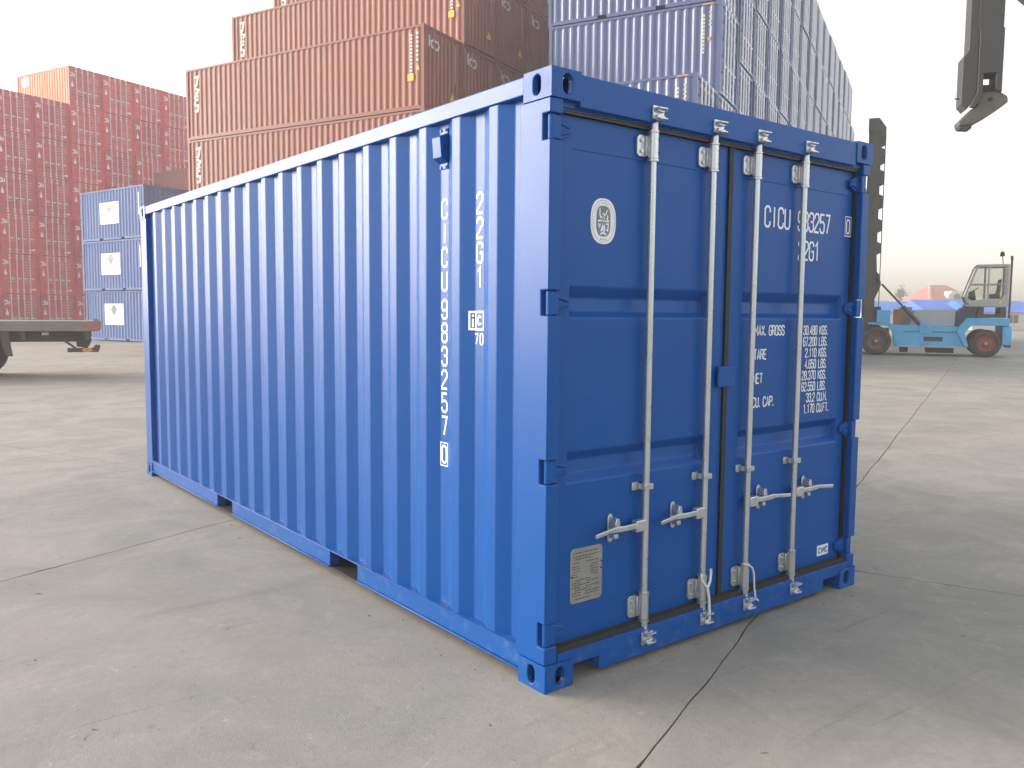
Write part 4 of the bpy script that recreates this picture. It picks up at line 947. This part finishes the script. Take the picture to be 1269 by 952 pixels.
# ================================================================== LIFTING LEG OF A SPREADER, HANGING IN AT THE TOP
lt = thing('lifting_leg', 'dark grey steel lifting leg with hooked foot hanging down against the sky', 'lifting arm', (10.36, 2.92, 4.756), TRX-R(14))
s_ = .0115
U = lambda px: (px-1208)*s_; V = lambda py: (118-py)*s_
def lpr(name, m_, pts, d0, d1, bev=.008):
    mb = MB(); mb.prism([(U(a), V(b_)) for a, b_ in pts][::-1], lambda a, b_, t: (a, t, b_), d0, d1); return mb.build(name, m_, lt, bev)
lpr('outer_tube', 'leg', [(1206, -260), (1234, -260), (1234, 46), (1206, 46)], -.015, .315)
lpr('inner_tube', 'leg', [(1208, 44), (1235, 44), (1235, 97), (1208, 97)], -.03, .33)
lpr('foot_cheek', 'leg', [(1208, 97), (1214, 97), (1214, 124), (1206, 137), (1200, 137), (1208, 118)], -.03, .02)
lpr('foot_cheek', 'leg', [(1228, 97), (1235, 97), (1235, 120), (1228, 116)], -.03, .33)
lpr('foot_cheek', 'leg', [(1208, 108), (1228, 108), (1228, 118), (1208, 122)], .10, .33)
lpr('foot', 'leglight', [(1211, 119), (1233, 117), (1243, 124), (1244, 131), (1238, 136), (1222, 147), (1206, 156), (1191, 157), (1190, 152), (1202, 139), (1210, 134)], .03, .30, .015)
lpr('foot_pad', 'leg', [(1191, 157), (1206, 156), (1205, 161), (1193, 160)], .05, .28, .004)
lpr('side_rail', 'leg', [(1197, -260), (1205.8, -260), (1205.8, 43.5), (1207.8, 43.5), (1207.8, 112), (1204, 130), (1197, 139), (1191, 132), (1191, 76), (1197, 68)], -.005, .28)
mb = MB(); mb.cyl((U(1224), .029, V(127)), (U(1224), .012, V(127)), .03, 14); mb.build('pivot_pin', 'dark', lt)
mb = MB(); mb.cyl((U(1186), .12, V(123)), (U(1191), .12, V(123)), .01, 8); mb.build('pin', 'dark', lt)
lpr('head_beam', 'leg', [(1150, -330), (1420, -330), (1420, -259), (1150, -259)], -.2, .55)
lpr('strut', 'leg', [(1236, -40), (1420, 130), (1420, 105), (1240, -64)], .60, .85)
lpr('strut_bracket', 'leg', [(1234.5, -70), (1250, -70), (1250, -30), (1234.5, -30)], .05, .84)

# ================================================================== FAR SIDE OF THE YARD
def world_at(px, depth, z=0.0):
    d = CX+AX*((px-634.5)/1043.57)-BX*((390-476)/1043.57); p = CAM+d*depth; return Vector((p.x, p.y, z))
fr = Vector((AX.x, AX.y, 0)).normalized(); FZ = math.atan2(fr.y, fr.x)
def shed(px0, px1, depth, eave, ridge, wall, roof, label, dd=9.0):
    a = world_at(px0, depth); b_ = world_at(px1, depth); Lg = (b_-a).length
    t = thing('storage_shed', label, 'shed', a, FZ, 'blue roofed sheds across the yard')
    mb = MB(); mb.box(.1, Lg-.1, .3, dd-.3, 0, eave); mb.build('wall', wall, t)
    mb = MB(); mb.prism([(-.2, eave+.02), (dd+.2, eave+.02), (dd/2, ridge)], lambda q, z, u: (u, q, z), -.2, Lg+.2); rf = mb.build('roof', roof, t)
    x = .9
    while x < Lg-1.5:
        mb = MB(); mb.box(x, x+1.3, .26, .298, .9, min(1.9, eave-.3)); w = mb.build('window', 'winglass', t)
        mb = MB(); mb.box(x+.62, x+.68, .24, .259, .9, min(1.9, eave-.3)); mb.build('frame', 'shedwall', w); x += 3.4
    x = 0
    while x < Lg:
        mb = MB(); mb.beam((x, -.22, eave+.035), (x, dd/2, ridge+.03), .06, .04); mb.build('roof_rib', roof, rf); x += 2.2
    return t
shed(1075, 1150, 108, 2.1, 3.55, 'shedwall', 'roofblue', 'long low shed with blue roof just behind the lift truck mast')
shed(1150, 1206, 104, 2.1, 3.75, 'shedwall', 'roofblue', 'low shed with blue roof behind the lift truck hood')
shed(1206, 1290, 101, 2.15, 3.62, 'shedwall', 'roofblue', 'low white shed with blue roof beyond the lift truck cab')
def house(px0, px1, depth, eave, ridge, label, wall, roof, dorm=False, dd=12):
    a = world_at(px0, depth); b_ = world_at(px1, depth); Lg = (b_-a).length
    t = thing('house', label, 'house', a, FZ, 'houses beyond the yard')
    mb = MB(); mb.box(0, Lg, 0, dd, 0, eave); mb.build('wall', wall, t)
    e = .6; h = min(Lg*.3, dd*.45)
    mb = MB(); mb.add([(-e, -e, eave), (Lg+e, -e, eave), (Lg+e, dd+e, eave), (-e, dd+e, eave), (h, dd/2, ridge), (Lg-h, dd/2, ridge)], [(0,1,5,4), (1,2,5), (2,3,4,5), (3,0,4), (3,2,1,0)]); rf = mb.build('roof', roof, t)
    x = 1.0
    while x < Lg-1.5: mb = MB(); mb.box(x, x+1.2, -.05, -.002, eave-2.0, eave-.7); mb.build('window', 'winglass', t); x += 2.8
    if dorm:
        cx = Lg*.58; mb = MB(); mb.prism([(cx-1.7, eave+.05), (cx+1.7, eave+.05), (cx+1.5, eave+1.1), (cx+.8, eave+1.75), (cx-.8, eave+1.75), (cx-1.5, eave+1.1)], lambda a_, z, q: (a_, q, z), .2, 4); dm = mb.build('dormer', 'shedwall', rf)
        mb = MB(); mb.prism([(cx-.6, eave+.3), (cx+.6, eave+.3), (cx+.6, eave+1.0), (cx, eave+1.4), (cx-.6, eave+1.0)], lambda a_, z, q: (a_, q, z), .12, .19); mb.build('window', 'winglass', t)
house(1156, 1207, 150, 4.4, 7.4, 'house with red hipped roof and arched dormer beside the cab', 'shedwall', 'rooftile', True)
house(1128, 1166, 158, 3.5, 5.7, 'low house with grey-brown roof in front of the red roof', 'wallgrey', 'roofgrey')
house(1060, 1130, 165, 3.9, 5.0, 'long low grey house behind the truck mast', 'wallgrey', 'roofgrey')
house(1205, 1300, 160, 3.6, 5.0, 'grey low house behind the blue shed at far edge', 'wallgrey', 'roofgrey')
for px, h, lb_ in ((1115, 6.9, 'dark bushy tree top rising behind the long grey house'), (1150, 6.6, 'pale lamp post rising beside the red roof')):
    p = world_at(px, 148)
    if px == 1115:
        t = thing('far_tree', lb_, 'tree', p); mb = MB(); mb.cyl((0, 0, 0), (0, 0, 5.2), .16, 7, .06); mb.cyl((0, 0, 3.8), (.5, .1, 5.6), .06, 5, .02); mb.cyl((0, 0, 4.0), (-.5, -.1, 5.5), .06, 5, .02); mb.build('trunk', 'tyre', t)
        mb = MB(); rr = random.Random(5)
        for i in range(420):
            q = Vector((rr.gauss(0, .42), rr.gauss(0, .42), 5.55+rr.gauss(0, .55))); n_ = Vector((rr.gauss(0, 1), rr.gauss(0, 1), rr.gauss(0, 1))).normalized(); a = n_.orthogonal().normalized()*.13; b_ = n_.cross(a)
            mb.add([q-a-b_*.5, q+a-b_*.5, q+b_], [(0,1,2)])
        mb.build('crown', 'leaf', t) if 'leaf' in M else (M.__setitem__('leaf', mat('far foliage', (0.07, 0.085, 0.05), 0.7)), mb.build('crown', 'leaf', t))
    else:
        t = thing('lamp_post', lb_, 'lamp post', p); mb = MB(); mb.cyl((0, 0, 0), (0, 0, h), .16, 8, .12); mb.build('pole', 'shedwall', t); mb = MB(); mb.box(-.2, .9, -.15, .15, h, h+.18); mb.build('lamp_head', 'shedwall', t)

# ================================================================== HAZE
hb = MB(); hb.box(-110, 250, -110, 200, -1.03, 26); hz = hb.build('haze', 'white'); hz.data.materials.clear(); hz['kind'] = 'stuff'
# the ground sheet ends inside the haze box
for v in ground.data.vertices: v.co.x = max(-105, min(245, v.co.x)); v.co.y = max(-105, min(195, v.co.y))
hm = bpy.data.materials.new('hazy air'); hm.use_nodes = True; hn = hm.node_tree; hn.nodes.clear()
pv = hn.nodes.new('ShaderNodeVolumePrincipled'); pv.inputs['Color'].default_value = (1.0, 0.965, 0.91, 1); pv.inputs['Density'].default_value = 0.0022; pv.inputs['Anisotropy'].default_value = 0.2
ho = hn.nodes.new('ShaderNodeOutputMaterial'); hn.links.new(pv.outputs[0], ho.inputs['Volume'])
hz.data.materials.append(hm)
